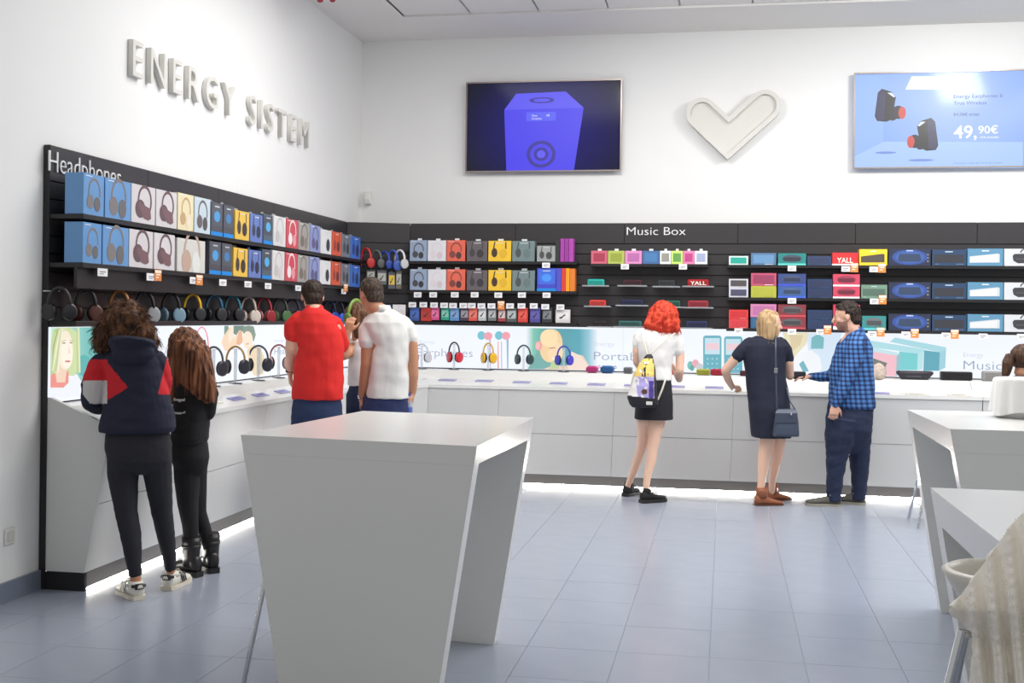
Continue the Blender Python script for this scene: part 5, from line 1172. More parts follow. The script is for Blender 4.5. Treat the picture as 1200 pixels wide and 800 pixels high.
cropped(Cc,'hair',hairmat('hair_dark_brown_short',(30,21,17),(64,46,36),60,40))
q=Cc.J(340,434,.11); MB().tube([q+UP*.012,q-UP*.014],[.034,.034],16,cap=False).build('wristwatch',C_((26,26,28),.3),Cc.root,True)
for px,py in ((356,610),(389,608)):
    q=at(px,py,8.62+(.1 if px>370 else 0)); Cc.shoe(Vector((q.x,q.y,0))-CF*.08,CF*.9-CR*.3,.28,.1,.08,C_((60,50,44),.5),BLK)
# ---------------------------------------------------------------- E: man in white polo
E_=Fig('tall man in white polo shirt and navy trousers holding a small bottle',8.8,450,500,SK2)
E_.head(E_.J(434,345,.02),.24,CF*.75-CR*.65-UP*.2,UP,E_.J(446,366,0),.06)
E_.body.loft([E_.R(430,478,470,.11),E_.R(436,478,440,.11),E_.R(434,478,400,.12),E_.R(430,476,380,.11),E_.R(438,462,366,.07)],20)
eA=[(430,386,18,0),(431,404,16.5,-.02),(429.5,426,14,-.03)]; eA2=[(429.5,426,14,-.03),(426.5,448,12,.0),(424,467,9,.03)]; eB=[(478,388,18,0),(482.5,404,14.5,0),(484,420,13,0)]; eB2=[(484,420,13,0),(484.5,440,12,0),(483.5,460,9,.02)]
for l in (eA,eA2,eB,eB2): E_.limb(E_.body,l,1.0)
E_.hand(E_.J(424,467,.03),-UP,CR,1,.45); E_.hand(E_.J(483.5,460,.02),-UP-CR*.1,-CR,-1,.7)
el1=[(441,488,34,0),(440,530,28,0),(440,575,19,.02),(440,606,15,.05)]; el2=[(466,488,34,0),(468,530,28,.03),(469,575,19,.05),(470,604,15,.08)]
E_.limb(E_.body,el1,.8); E_.limb(E_.body,el2,.8); E_.finish(.007)
g=MB(); E_.limb(g,el1,1.05); E_.limb(g,el2,1.05); g.loft([E_.R(444,464,526,.05),E_.R(432,476,515,.11),E_.R(419,480,500,.14),E_.R(421,481,482,.145),E_.R(429,480,460,.13)],22); remesh('trousers',g,.009,3,[cloth('navy_chinos',(40,50,92))],E_.root,disp=folds(.006,9,12,8))
g=MB(); g.loft([E_.R(429,480,466,.145),E_.R(430,480,455,.145),E_.R(434,480,430,.14),E_.R(438,480.5,405,.135),E_.R(430,481,390,.13),E_.R(424,480,378,.12),E_.R(432,470,368,.09),E_.R(438,462,363,.066)],28,p=2.3)
E_.limb(g,[(436,376,20,0),(430,386,21,0),(430.5,401,20.5,-.02)],1.0); E_.limb(g,[(472,378,19,0),(478,386,20,0),(482,397,17.5,0)],1.0)
WPO=cloth('white_pique',(226,224,220)); remesh('polo_shirt',g,.0075,3,[WPO],E_.root,disp=folds(.010,8,7,9))
g=MB(); g.loft([(E_.J(448,366,0),CR*.082,CF*.078),(E_.J(447,360,.0),CR*.070,CF*.068),(E_.J(446.5,357.5,.0),CR*.066,CF*.064)],24); g.build('collar',WPO,E_.root,True)
cropped(E_,'hair',hairmat('hair_brown_grey_short',(44,34,28),(84,68,56),60,40))
g=MB(); q=E_.J(424.3,464.5,.03); g.tube([q+UP*.011,q-UP*.011],[.033,.033],16,cap=False); g.build('wristwatch',CHROME,E_.root,True)
q=E_.J(479,475,-.02)+E_.o; e=empty('bottle',(q.x,q.y,q.z-.09)); tag(e,'small clear water bottle in the hand of the man in white','bottle')
MB().loft([((0,0,0),(.026,0,0),(0,.026,0)),((0,0,.11),(.028,0,0),(0,.028,0)),((0,0,.15),(.012,0,0),(0,.012,0)),((0,0,.165),(.012,0,0),(0,.012,0))],16).build('bottle_body',mat('bottle_plastic',(200,214,232),.08,alpha=.55),e,True)
MB().loft([((0,0,.165),(.014,0,0),(0,.014,0)),((0,0,.18),(.014,0,0),(0,.014,0))],14).build('cap',C_((60,90,190)),e)
MB().loft([((0,0,.04),(.029,0,0),(0,.029,0)),((0,0,.08),(.0295,0,0),(0,.0295,0))],16).build('label_band',C_((90,110,180)),e)
for px,dd in ((440,.05),(470,.08)):
    q=at(px,608,8.8+dd); E_.shoe(Vector((q.x,q.y,0))-CF*.08,CF*.95-CR*.2,.29,.1,.08,C_((60,50,44),.5),BLK)
# ---------------------------------------------------------------- D: young woman trying green headphones
Dd=Fig('young woman in white top holding green headphones to her ear in the corner',9.35,418,500,SK2)
fd=(CF*.5-CR*.85).normalized()
Dd.head(Dd.J(416,373,.02),.225,fd,UP,Dd.J(420,394,0),.05)
Dd.body.loft([Dd.R(410,432,452,.10),Dd.R(410,434,420,.10),Dd.R(410,436,402,.10),Dd.R(414,430,392,.06)],18)
dA=[(414,404,13,-.02),(408,414,12,-.10),(403,417,10.5,-.13)]; dA2=[(403,417,10.5,-.13),(405,404,9.5,-.13),(408,389,7,-.13)]; dB=[(434,404,13,.05),(438,424,11,.1),(434,440,9,.15)]
for l in (dA,dA2,dB): Dd.limb(Dd.body,l,1.0)
Dd.hand(Dd.J(408,389,-.13),UP+CR*.15,CF+CR*.2,-1,.55,.95); Dd.hand(Dd.J(434,440,.15),CF-UP*.3,-UP,1,.3)
dl1=[(416,462,20,0),(414,500,17,0),(414,560,11,.02),(414,590,9,.03)]; dl2=[(429,462,20,.03),(430,500,17,.05),(430,560,11,.05),(430,588,9,.05)]
Dd.limb(Dd.body,dl1,.8); Dd.limb(Dd.body,dl2,.8); Dd.finish(.007)
g=MB(); Dd.limb(g,dl1,1.05); Dd.limb(g,dl2,1.05); g.loft([Dd.R(406,440,478,.12),Dd.R(407,439,464,.12),Dd.R(410,436,448,.11)],20); remesh('jeans',g,.009,3,[cloth('dark_jeans',(28,40,70))],Dd.root)
g=MB(); g.loft([Dd.R(407,437,452,.115),Dd.R(408,437,430,.115),Dd.R(409,438,410,.115),Dd.R(411,436,400,.10),Dd.R(416,430,394,.06)],24); Dd.limb(g,[(418,400,14,0),(413,405,15,-.03)],1.0); Dd.limb(g,[(432,400,14,0),(436,410,14,.05)],1.0)
remesh('blouse',g,.0075,3,[cloth('white_cotton',(228,226,224))],Dd.root,disp=folds(.005,10,10,3))
g=MB(); K=Dd.P; g.ell(K(0,-.02,.03),Dd.hr*.09,Dd.hf*.106,Dd.hu*.10,20); g.loft([(K(0,-.05,.02),Dd.hr*.085,Dd.hf*.07),(K(0,-.065,-.06),Dd.hr*.08,Dd.hf*.06),(K(0,-.07,-.14),Dd.hr*.07,Dd.hf*.05),(K(0,-.07,-.22),Dd.hr*.045,Dd.hf*.03)],18)
HB3=hairmat('hair_mid_brown',(66,42,28),(128,92,66),60,3.5); hh_=remesh('hair',g,.006,2,[HB3],Dd.root,disp=hair_strands(3,45,.008))
strands(hh_,600,.08,4,.02,.0014,HB3,3,1.0,out=.02,jit=.05)
e=empty('headphones',tuple(Dd.o+Dd.hc)); tag(e,'olive green headphones held on the head of the young woman in the corner','headphones'); e.rotation_euler=(0,0,0)
GRN=C_((116,150,66),.4); GRD=C_((92,120,56),.45); g=MB(); r_,u_,f_=Dd.hr,Dd.hu,Dd.hf
pts=[r_*(.095*math.cos(math.pi*k/16))+u_*(.02+.125*math.sin(math.pi*k/16))-f_*.01 for k in range(17)]; g.tube(pts,.011,8,sq=1.5,ref=f_); g.build('headband',GRN,e,True)
for s_ in (-1,1):
    c=r_*(.1*s_)-u_*.005-f_*.01; MB().loft([(c-r_*s_*.012,f_*.036,u_*.044),(c+r_*s_*.012,f_*.04,u_*.048),(c+r_*s_*.022,f_*.03,u_*.036)],18).build('ear_cup',GRD,e,True)
for px in (414,430):
    q=at(px,594,9.37); Dd.shoe(Vector((q.x,q.y,0))-CF*.06,CF*.6-CR*.6,.24,.09,.07,WSH,WSO)
# ---------------------------------------------------------------- F: red haired woman
Ff=Fig('red-haired woman in white T-shirt and short black skirt with a drawstring backpack',10.2,765,580,SK3)
Ff.head(Ff.J(777,373,.05),.23,CF*.92+CR*.2-UP*.3,UP,Ff.J(775,392,0),.05)
Ff.body.loft([Ff.R(746,787,452,.11),Ff.R(752,784,430,.095),Ff.R(748,792,405,.10),Ff.R(752,792,392,.09),Ff.R(765,784,384,.06)],20)
fA=[(747,395,10,0),(746,412,9.5,0),(746,424,9,.02)]; fA2=[(746,424,9,.02),(752,434,8,.18),(762,436,6.5,.3)]; fB=[(795,398,11,0),(797,416,10.5,0),(796.5,434,9.5,-.02)]; fB2=[(796.5,434,9.5,-.02),(796,444,8.6,.08),(792,437,7,.22)]
for l in (fA,fA2,fB,fB2): Ff.limb(Ff.body,l,1.0)
Ff.hand(Ff.J(762,436,.3),CF+CR*.3,-UP,-1,.4); Ff.hand(Ff.J(792,437,.22),CF*.4-CR*.2+UP*.6,-CR,1,.5)
fl1=[(755,492,17.5,0),(754,510,14.5,.02),(751.5,525,12,.06),(747,540,11.5,.1),(741,556,8.6,.16),(736,568,7,.18),(735.5,576,7,.18)]
fl2=[(770,492,20,-.02),(767,510,15.5,-.02),(764.5,525,12.5,-.03),(763,540,12,-.06),(759,556,9,-.1),(757,572,7.2,-.12),(757,582,7,-.12)]
fl1=Ff.leg(fl1,736,581); fl2=Ff.leg(fl2,757,589)
Ff.limb(Ff.body,fl1,1.0); Ff.limb(Ff.body,fl2,1.0); Ff.finish(.0065)
g=MB(); g.loft([Ff.R(743.5,788.5,491,.155),Ff.R(744,788.5,480,.155),Ff.R(746,788,462,.145),Ff.R(750,786.5,446,.12),Ff.R(752,786,441,.11)],28,p=2.3); remesh('skirt',g,.0075,3,[cloth('black_denim',(30,30,36))],Ff.root,disp=folds(.003,10,10,3))
g=MB(); g.loft([Ff.R(750,788,445,.125),Ff.R(750,787.5,430,.115),Ff.R(747,790,412,.115),Ff.R(745,794,400,.11),Ff.R(748,794,391,.10),Ff.R(756,789,385,.08),Ff.R(765,784,381,.058)],28,p=2.3)
Ff.limb(g,[(753,391,15,0),(747.5,398,13,0),(746.5,404,12,0)],1.0); Ff.limb(g,[(788,392,15,0),(794,400,14.5,0),(794.5,411,14,0)],1.0)
TSH=cloth('white_tshirt',(232,230,228)); remesh('tshirt',g,.007,3,[TSH],Ff.root,disp=folds(.006,10,9,7))
g=MB(); g.ell(Ff.J(777,369,.04),CR*.128,CF*.125,UP*.125,20); g.loft([(Ff.J(777,366,.0),CR*.125,CF*.10),(Ff.J(776,378,-.02),CR*.150,CF*.09),(Ff.J(776,384,-.03),CR*.150,CF*.08),(Ff.J(776,389,-.04),CR*.12,CF*.06)],22); g.ell(Ff.J(762,380,-.02),CR*.055,CF*.07,UP*.05,14); g.ell(Ff.J(791,384,-.02),CR*.045,CF*.07,UP*.05,14); g.ell(Ff.J(771,388,-.07),CR*.035,CF*.03,UP*.04,12)
hh_=remesh('hair',g,.0065,2,[hairmat('hair_bright_red',(170,34,20),(232,84,52),45,7)],Ff.root,disp=curls(.013,24))
strands(hh_,2400,.055,5,.32,.0014,hh_.data.materials[0],4,.95,out=.12,freq=30,jit=.15)
BKS=C_((24,24,26),.8)
for (hx,hd) in ((0,CR*.5+CF*.8),(1,CR*.85+CF*.45)):
    Ff.shoe(hx,hd,.25,.09,.07,BKS,C_((34,32,32),.7),sole=.03,lace=BKS,extra=lambda up,b,h,sd: MB().tube([b+h*.055+UP*.07,b+h*.06+UP*.125],[.036,.033],14,cap=False).build('sock',BKC,up,True))
# backpack
q=Ff.J(752,447,-.225)+Ff.o; e=empty('backpack',tuple(q)); tag(e,'black drawstring backpack with yellow and lilac print hanging on red-haired woman','bag')
def bq(x,y,dd=0): return at(x,y,10.2-.225+dd)-q
g=MB(); hw=lambda xl,xr,y,d,dd=0: (bq((xl+xr)/2,y,dd),CR*((xr-xl)/2*10/F)+UP*(-.0*d),CF*d)
g.loft([hw(741,768,477.5,.03),hw(737,772,473,.07),hw(735,770.5,465,.085),hw(740,769,452,.085),hw(744,768.5,438,.08),hw(749.5,767,426,.06),hw(755,765.5,418,.035),hw(758,763,415,.018)],26,p=2.5)
YEL=C_((236,204,110),.7); LILB=C_((170,160,214),.7); WHB=C_((228,224,222),.7); BRN=C_((96,60,40),.7); DPU=C_((76,58,140),.7); DKN=C_((38,38,44),.7)
def bpf(p):
    x,y=proj(p); 
    if y>465+(x-750)*.12 or x>766.5 or y<420 or p.dot(CF)>(q+Vector((0,0,0))).dot(CF)+.02: return 0
    n_=noise.noise(Vector((x*.22,y*.22,3))); n2=noise.noise(Vector((x*.25+9,y*.3,7)))
    if abs(x-755.5)<1.1 and 430<y<441: return 0
    if y<441: return 1 if n_>-.22 else (3 if n2>0 else 4)
    if (x-755)**2/12+(y-459)**2/10<1: return 4
    if x>760.5 and y>446 and x<766: return 5
    if x<745+(y-445)*.12: return 3
    return 2 if n_>-.25 else 3
remesh('bag_body',g,.007,2,[DKN,YEL,LILB,WHB,BRN,DPU],e,bpf,folds(.006,10,14,6))
g=MB(); g.tube([bq(760,416),bq(771,406,.03),bq(783,396,.06),bq(791,390.5,.09)],.006,8); g.tube([bq(759,416),bq(756,406,.03),bq(753,397,.06),bq(752,390,.09)],.006,8); g.tube([bq(771,468,.02),bq(776,456,.05),bq(780,444,.07)],.008,8); g.tube([bq(737,464,.02),bq(740,448,.05),bq(743,436,.1)],.006,8); g.build('cord_straps',C_((222,214,200),.8),e,True)
r_=bq(760.8,472.4,-.086); MB().box(r_.x-.026,r_.y-.006,r_.z-.014,r_.x+.026,r_.y+.01,r_.z+.014,0,bev=.002).build('woven_patch',C_((214,210,206),.7),e)
# ---------------------------------------------------------------- G: woman in navy dress
G=Fig('blonde woman in knee-length navy dress and brown ankle boots, elbow on the back counter',10.05,900,580,SK3)
G.head(G.J(903,380,.0),.235,CR*.9+CF*.42,UP,G.J(897,396,0),.048)
G.body.loft([G.R(882,920,480,.11),G.R(878,918,445,.095),G.R(876,918,415,.105),G.R(876,920,402,.09),G.R(888,908,392,.06)],20)
gA=[(872,408,14,0),(862,420,12,.0),(850,434,10.5,.05)]; gA2=[(850,434,10.5,.05),(853,444,9,.12),(858,453,7,.2)]; gB=[(920,408,14,.02),(924,425,12,.05),(925.5,440,10,.1)]; gB2=[(925.5,440,10,.1),(926,441,9,.26),(928,440,7,.4)]
for l in (gA,gA2,gB,gB2): G.limb(G.body,l,1.0)
G.hand(G.J(858,453,.2),CR*.7+CF*.6,-UP,1,.95,.9); G.hand(G.J(928,440,.4),CF+CR*.3,-UP,1,.3,.9)
gl1=[(900,512,19,-.02),(895.5,535,15,-.03),(894,550,12.5,-.04),(892.5,562,9.5,-.06),(891.5,574,8.5,-.07),(891,584,8.5,-.07)]; gl2=[(914,512,15,.05),(911,535,12.5,.08),(907.5,550,11,.12),(905,562,8.5,.16),(904.5,572,8,.18),(904,582,8,.18)]
gl1=G.leg(gl1,891,592); gl2=G.leg(gl2,904,586.5)
G.limb(G.body,gl1,1.0); G.limb(G.body,gl2,1.0); G.finish(.0065)
NVD=cloth('navy_dress',(26,30,50)); g=MB()
g.loft([G.R(881,926,512,.15),G.R(880,927,505,.15),G.R(877.5,925.5,480,.15),G.R(875,923,455,.13),G.R(873.5,920,435,.125),G.R(871,920,418,.125),G.R(870,924,405,.115),G.R(875,918,398,.095),G.R(886,909,393.5,.07)],28,p=2.3)
G.limb(g,[(878,402,15,0),(870,410,15.5,0),(863.5,418,15,0)],1.0); G.limb(g,[(915,402,15,0),(921,410,15,.02),(923.5,421,14.5,.05)],1.0)
remesh('dress',g,.007,3,[NVD],G.root,disp=folds(.006,9,7,5))
g=MB(); K=G.P; g.ell(K(0,-.035,.03),G.hr*.086,G.hf*.088,G.hu*.10,20); g.ell(K(0,.005,.082),G.hr*.06,G.hf*.066,G.hu*.036,16)
g.loft([(K(.0,-.05,.02),G.hr*.088,G.hf*.072),(K(.0,-.05,-.05),G.hr*.088,G.hf*.068),(K(.0,-.045,-.11),G.hr*.085,G.hf*.062),(K(.0,-.035,-.15),G.hr*.078,G.hf*.052)],20)
g.ell(K(.062,.0,-.05),G.hr*.025,G.hf*.034,G.hu*.09,14)
hh_=remesh('hair',g,.006,2,[hairmat('hair_blonde',(150,118,82),(206,176,134),60,3.5)],G.root,disp=hair_strands(3,50,.006))
strands(hh_,1200,.06,4,.02,.0013,hh_.data.materials[0],5,1.0,out=.0,jit=.04)
BRL=C_((142,82,52),.45)
def gboot(heel,hd): 
    def ex(up,b,h,sd):
        qq=b+h*.06; MB().loft([(qq+UP*.06,sd*.042,h*.052),(qq+UP*.11,sd*.042,h*.05),(qq+UP*.155,sd*.045,h*.052),(qq+UP*.15,sd*.038,h*.045)],16).build('shaft',BRL,up,True)
        MB().box(-.03,-.03,0,.03,.03,.03,0,bev=.004).build('heel_block',C_((70,44,32)),up,loc=tuple(b+h*.035))
    G.shoe(heel,hd,.25,.088,.085,BRL,C_((90,58,42),.5),sole=.012,name='boot',extra=ex,toe_h=.34)
gboot(0,CR*.95+CF*.2); gboot(1,CR*.85+CF*.4)
q=G.J(920.5,495,-.21)+G.o; e=empty('handbag',tuple(q)); tag(e,'dark blue grey leather shoulder bag at the side of the woman in navy dress','bag')
def gq(x,y,dd=0): return at(x,y,10.05-.21+dd)-q
BAGM=C_((62,72,90),.4)
g=MB(); 
def rr_(xl,xr,y,d): a=gq(xl,y); b=gq(xr,y); return ((a+b)/2,(b-a)/2,CF*d)
g.loft([rr_(906,935.5,511,.045),rr_(905.6,935.8,508,.05),rr_(907.5,935,494,.045),rr_(909.5,933.5,482,.03),rr_(911,931,479,.02)],24,p=5); g.build('bag_body',BAGM,e,True)
g=MB(); g.add([gq(908.5,484,-.047),gq(934.4,484,-.047),gq(935,495,-.052),gq(907.8,495,-.052),gq(910,480.5,-.028),gq(932.5,480.5,-.028)],[(3,2,1,0),(0,1,5,4)]); g.build('flap',C_((54,62,80),.4),e)
r_=gq(927,485,-.055); MB().box(r_.x-.008,r_.y-.004,r_.z-.01,r_.x+.008,r_.y+.004,r_.z+.01,0,bev=.002).build('clasp',CHROME,e)
g=MB(); g.tube([gq(910.5,480,.0),gq(909.8,455,-.0),gq(909.3,434,0),gq(909,415,.0),gq(909,400,.02),gq(909,393.5,.09),gq(910,393,.18)],.0075,6,sq=.5,ref=CR); g.tube([gq(932,480,.01),gq(926,470,.06),gq(922,455,.12)],.007,6); g.build('strap',BAGM,e,True)
r_=gq(909.3,434,-.008); MB().box(r_.x-.015,r_.y-.007,r_.z-.022,r_.x+.015,r_.y+.007,r_.z+.022,0,bev=.003).build('buckle',STEEL,e)
# ---------------------------------------------------------------- H: man in plaid
H_=Fig('dark-haired man in blue plaid shirt and navy jeans resting one hand on the back counter',10.05,992,585,SK)
H_.beard=1
H_.head(H_.J(992,371,.0),.245,-CR*.93+CF*.3-UP*.12,UP,H_.J(1003,392,0),.062)
H_.body.loft([H_.R(974,1018,478,.13),H_.R(976,1020,440,.13),H_.R(980,1020,412,.13),H_.R(986,1016,398,.12),H_.R(994,1012,388,.08)],20)
hA=[(1003,405,22,-.14),(999,425,19,-.17),(993,443,16,-.18)]; hA2=[(993,443,16,-.18),(985,460,14,-.18),(979,473,10,-.17)]; hB=[(990,405,18,.12),(984,425,16,.16),(974,440,13,.18)]; hB2=[(974,440,14,.18),(962,441.5,11.5,.2),(950,441,8.5,.22)]
for l in (hA,hA2,hB,hB2): H_.limb(H_.body,l,.86)
H_.hand(H_.J(978.5,474,-.17),-UP-CR*.1,CF,1,.5,1.0); H_.hand(H_.J(950,441,.22),-CR,-UP,1,.35,1.0)
hl1=[(988,490,40,-.04),(984,515,35,-.04),(980.5,535,26,-.05),(978.5,555,21,-.06),(977,582,17,-.07),(977,587,17,-.07)]; hl2=[(1004,490,36,.05),(1006,515,30,.07),(1007,535,24,.08),(1007.5,555,21,.1),(1006,580,17,.12),(1005.5,585,17,.12)]
hl1=H_.leg(hl1,977,593); hl2=H_.leg(hl2,1005,591)
H_.limb(H_.body,hl1[:-1],.7); H_.limb(H_.body,hl2[:-1],.7); H_.finish(.0065)
g=MB(); H_.limb(g,hl1,1.0,cap=False); H_.limb(g,hl2,1.0,cap=False); g.loft([H_.R(986,1006,531,.05),H_.R(974,1016,520,.10),H_.R(968,1022,505,.15),H_.R(968,1023,488,.155),H_.R(971,1023,470,.14)],22); remesh('jeans',g,.008,3,[cloth('navy_jeans',(28,38,66))],H_.root,disp=folds(.007,8,14,5))
def plaid():
    m=bpy.data.materials.new('blue_plaid'); m.use_nodes=True; nt=m.node_tree; b=nt.nodes['Principled BSDF']; b.inputs['Roughness'].default_value=.85
    tc=nt.nodes.new('ShaderNodeTexCoord'); sp=nt.nodes.new('ShaderNodeSeparateXYZ'); nt.links.new(tc.outputs['Object'],sp.inputs[0])
    def math_(op,a,v):
        n=nt.nodes.new('ShaderNodeMath'); n.operation=op
        for i,q in enumerate((a,v)):
            if hasattr(q,'links') or hasattr(q,'is_linked'): nt.links.new(q,n.inputs[i])
            else: n.inputs[i].default_value=q
        return n.outputs[0]
    xx=math_('ADD',sp.outputs[0],math_('MULTIPLY',sp.outputs[1],-.35)); xx=math_('ADD',xx,math_('MULTIPLY',sp.outputs[2],.12))
    sx=math_('GREATER_THAN',math_('SINE',math_('MULTIPLY',xx,155.0),0.0),.15); sz=math_('GREATER_THAN',math_('SINE',math_('MULTIPLY',sp.outputs[2],165.0),0.0),.15)
    sm=math_('MULTIPLY',math_('ADD',sx,sz),.5); cr=nt.nodes.new('ShaderNodeValToRGB'); cr.color_ramp.interpolation='CONSTANT'
    e=cr.color_ramp.elements; e[0].color=(*lin((72,122,180)),1); e[1].position=.4; e[1].color=(*lin((42,76,134)),1); q=e.new(.9); q.color=(*lin((24,36,70)),1)
    nt.links.new(sm,cr.inputs[0]); nt.links.new(cr.outputs[0],b.inputs['Base Color']); return m
g=MB(); g.loft([H_.R(971,1024,478,.155),H_.R(971,1025,470,.16),H_.R(972,1024,452,.155),H_.R(972.5,1023,435,.15),H_.R(976,1022.5,420,.145),H_.R(981,1022,407,.135),H_.R(987,1018,397,.12),H_.R(992,1013,391,.095),H_.R(994,1012,386,.075)],28,p=2.3)
for l in (hA,hA2,hB,hB2): H_.limb(g,l,1.06)
g.tube([H_.J(1005,397,-.06),H_.J(1003,405,-.13)],[.07,.078],14); g.loft([(H_.J(1003,391,0),CR*.080-UP*.012,CF*.074),(H_.J(1003,384,.0),CR*.072-UP*.016,CF*.066),(H_.J(1003,381.5,.0),CR*.062-UP*.016,CF*.060)],18)
remesh('plaid_shirt',g,.007,3,[plaid()],H_.root,disp=folds(.007,9,10,2))
HDK=hairmat('hair_black_brown',(24,18,16),(58,44,38),50,30)
cropped(H_,'hair',HDK,.007,1.05)
g=MB(); K=H_.P; g.ell(K(0,.005,.09),H_.hr*.066,H_.hf*.075,H_.hu*.032,16); g.ell(K(0,-.055,.04),H_.hr*.075,H_.hf*.06,H_.hu*.07,16); remesh('fringe',g,.006,2,[HDK],H_.root,disp=curls(.007,40))
GSH=C_((92,90,84),.7)
H_.shoe(0,-CR*.97+CF*.15,.29,.1,.085,GSH,C_((150,146,134),.6),lace=C_((150,146,136),.8)); H_.shoe(1,-CR*.85+CF*.35,.29,.1,.085,GSH,C_((150,146,134),.6),lace=C_((150,146,136),.8))
q=at(936.5,439.5,10.27); o=MB().box(-.055,-.03,-.032,.055,.03,.032,0,bev=.008).build('speaker',C_((24,28,40),.4),loc=q); tag(o,'small dark portable speaker gripped by the man in plaid above the counter','speaker'); MB().box(-.045,-.033,-.02,.045,-.029,.02).build('grille',C_((34,38,50),.6),o)
# ---------------------------------------------------------------- I: ponytailed child
I=Fig('child with dark ponytail and grey top standing behind the cloth covered drum',8.5,1200,500,SK2)
I.head(I.J(1201,423,.0),.225,CR*.9+CF*.35-UP*.2,UP,I.J(1200,440,0),.045)
I.body.loft([I.R(1188,1214,500,.08),I.R(1186,1216,465,.08),I.R(1186,1217,448,.075),I.R(1195,1208,438,.05)],18)
iA=[(1188,450,12,0),(1185,470,11,0),(1186,490,9,.05)]; iA2=[(1186,490,9,.05),(1196,492,8,.16),(1206,490,7,.24)]
iB=[(1216,450,12,0),(1219,470,11,0),(1220,490,9,.05)]; iB2=[(1220,490,9,.05),(1222,492,8,.16),(1220,490,7,.24)]
for l in (iA,iA2,iB,iB2): I.limb(I.body,l,1.0)
I.hand(I.J(1206,490,.24),CR,-UP,-1,.3,.8); I.hand(I.J(1220,490,.24),CF,-UP,1,.3,.8)
il1=[(1196,510,18,0),(1196,555,14,0),(1196,600,11,0),(1196,628,9,0)]; il2=[(1209,510,18,0),(1209,555,14,0),(1209,600,11,0),(1209,628,9,0)]
I.limb(I.body,il1,.85); I.limb(I.body,il2,.85); I.finish(.007)
g=MB(); I.limb(g,il1,1.0); I.limb(g,il2,1.0); g.loft([I.R(1187,1218,520,.10),I.R(1187,1218,505,.10)],18); remesh('trousers',g,.009,3,[BKC],I.root)
g=MB(); g.loft([I.R(1185,1219,508,.105),I.R(1186,1218,480,.10),I.R(1184,1219,455,.095),I.R(1187,1216,443,.08),I.R(1195,1209,437,.052)],24); I.limb(g,[(1190,446,13,0),(1187,460,14,0),(1186,474,13,0)],1.0); I.limb(g,[(1213,446,13,0),(1217,460,14,0),(1219,474,13,0)],1.0); remesh('grey_top',g,.0075,3,[cloth('dark_grey_cotton',(72,70,66))],I.root,disp=folds(.004,10,10,2))
g=MB(); K=I.P; g.ell(K(0,-.025,.028),I.hr*.082,I.hf*.098,I.hu*.096,20); g.ell(K(0,.02,.06),I.hr*.06,I.hf*.06,I.hu*.045,16); HP_=hairmat('hair_dark_brown_ponytail',(40,26,20),(96,66,48),60,6)
remesh('hair',g,.006,2,[HP_],I.root,disp=hair_strands(20,40,.003))
g=MB(); g.tube([I.J(1189,418,-.02),I.J(1183,418,-.03),I.J(1180,426,-.04),I.J(1179,436,-.04),I.J(1177.5,444,-.04)],[.02,.034,.038,.032,.016],12); remesh('ponytail',g,.006,2,[HP_],I.root,disp=hair_strands(3,50,.006))
q=I.J(1186.5,417,-.025); MB().ell(q,CR*.016,CF*.02,UP*.02,12).build('hair_tie',C_((214,190,210)),I.root,True)
for px in (1196,1209):
    q=at(px,632,8.5); I.shoe(Vector((q.x,q.y,0))-CF*.06,CF,.22,.085,.07,WSH,WSO)
# ================================================================ chair with knitted throw, near right
FURM=mat('cream_knit',(240,235,226),.95,noisy=.04,scale=50,bump=.35)
cx=at(1180,700,2.47); st=empty('bar_chair',(cx.x,cx.y,0)); tag(st,'white shell bar chair with chrome legs under a knitted throw at right edge','chair')
def cq(x,y,d=2.35): return at(x,y,d)-Vector((cx.x,cx.y,0))
zr=at(1125,676,2.42).z
V=[];n1,n2=28,8
for j in range(n2):
    t=j/(n2-1)
    for i in range(n1):
        a=math.radians(-175+i*350/(n1-1)-90); r=.055+.075*t**.7; 
        V.append((r*math.cos(a),r*math.sin(a),zr-.10+.10*t))
Fs=[(j*n1+i,j*n1+i+1,(j+1)*n1+i+1,(j+1)*n1+i) for j in range(n2-1) for i in range(n1-1)]
b=MB().add(V,Fs).build('shell',SEAT,st,True); m=b.modifiers.new('s','SOLIDIFY'); m.thickness=.014; m.offset=1
MB().loft([((0,0,zr-.12),(.04,0,0),(0,.04,0)),((0,0,zr-.09),(.065,0,0),(0,.065,0))],24).build('seat',SEAT,st,True)
g=MB()
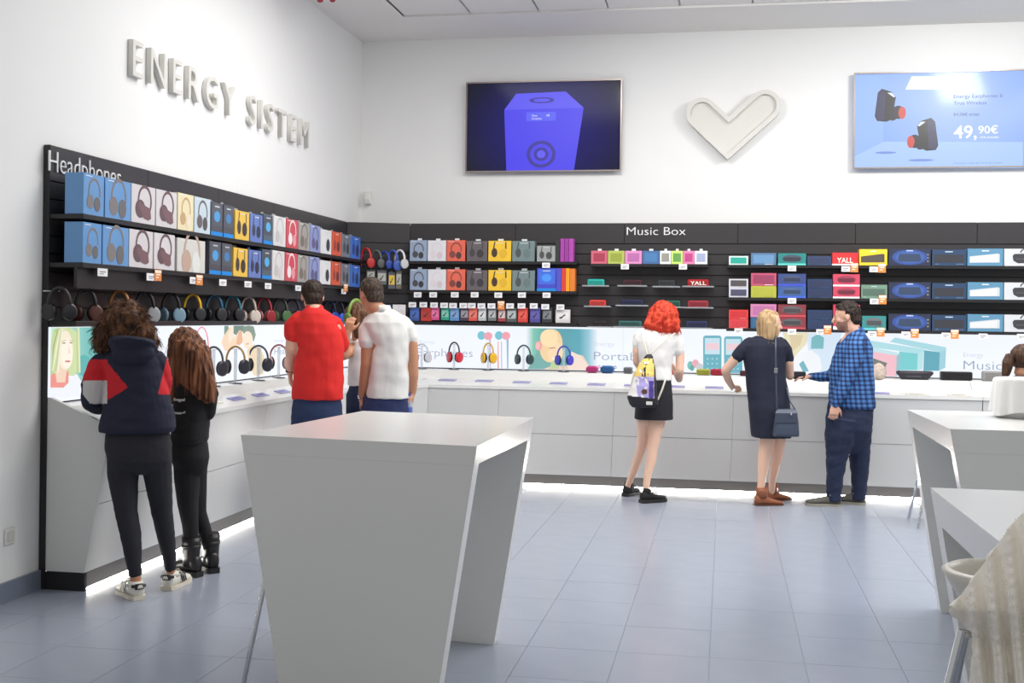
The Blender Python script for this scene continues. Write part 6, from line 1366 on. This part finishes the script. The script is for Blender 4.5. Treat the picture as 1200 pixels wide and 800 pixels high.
for i,(sx,sy) in enumerate(((-1,-1),(1,-1),(-1,1),(1,1))):
    if i==0:
        p1=cq(1127,738,2.2); p0=p1+CR*.03-UP*.02+CF*.05; d_=cq(1113,795,2.2)-p1; k=(p1.z-.005)/-d_.z; MB().tube([p0,p1,p1+d_*.02*0+d_*k],.008,10).build('leg',CHROME,st,True)
    else: MB().tube([(sx*.03,sy*.03,zr-.11),(sx*.07,sy*.07,zr-.16),(sx*.2,sy*.2,.005)],.009,10).build('leg',CHROME,st,True)
th=empty('throw',(cx.x,cx.y,zr)); tag(th,'cream chunky knitted throw draped over the chair at right edge','throw')
# draped sheet: left outline descends from the crown to the lower left
out=[(1200,597),(1186,612),(1170,634),(1150,662),(1132,686),(1114,712),(1133,738),(1141,752),(1136,775),(1134,812)]
V=[];NU=70;NV=60
import bisect
def outl(t):
    f=t*(len(out)-1); i=min(int(f),len(out)-2); f-=i; return (out[i][0]+(out[i+1][0]-out[i][0])*f,out[i][1]+(out[i+1][1]-out[i][1])*f)
for j in range(NV):
    t=j/(NV-1); lx,ly=outl(t); topy=597
    for i in range(NU):
        s_=i/(NU-1); x=lx+(1330-lx)*s_; 
        y=ly+(s_*(ly-topy)*.10) if t>.1 else ly
        dome=math.sin(min(1,s_*1.6)*math.pi/2)
        dd=-.16*dome*(.35+.65*t)+.10*(1-t)*(1-dome)
        rib=.02*math.sin((x-ly*.10)*.26)+.003*math.sin(y*.5+x*.1)*max(0,math.sin((x-ly*.10)*.26))+.012*noise.noise(Vector((x*.05,y*.02,0)))
        V.append(tuple(at(x,y,2.32+dd-rib)-Vector((cx.x,cx.y,zr))))
Fs=[(j*NU+i,j*NU+i+1,(j+1)*NU+i+1,(j+1)*NU+i) for j in range(NV-1) for i in range(NU-1)]
b=MB().add(V,Fs).build('knit_cloth',FURM,th,True); m=b.modifiers.new('s','SOLIDIFY'); m.thickness=.02; m.offset=-1; m=b.modifiers.new('u','SUBSURF'); m.levels=m.render_levels=1
# loose yarn tufts so the throw reads as fluffy wool
random.seed(3); g=MB()
for k in range(2600):
    v=Vector(random.choice(V)); d_=Vector((random.gauss(0,1),-abs(random.gauss(0,1))*1.2,random.gauss(-.4,.8))).normalized()*random.uniform(.004,.010); s_=Vector((random.gauss(0,1),random.gauss(0,1),random.gauss(0,1))).normalized()*.0012
    g.add([v-s_,v+s_,v+d_],[(0,1,2)])
g.build('yarn_fibres',FURM,th)['kind']='stuff'
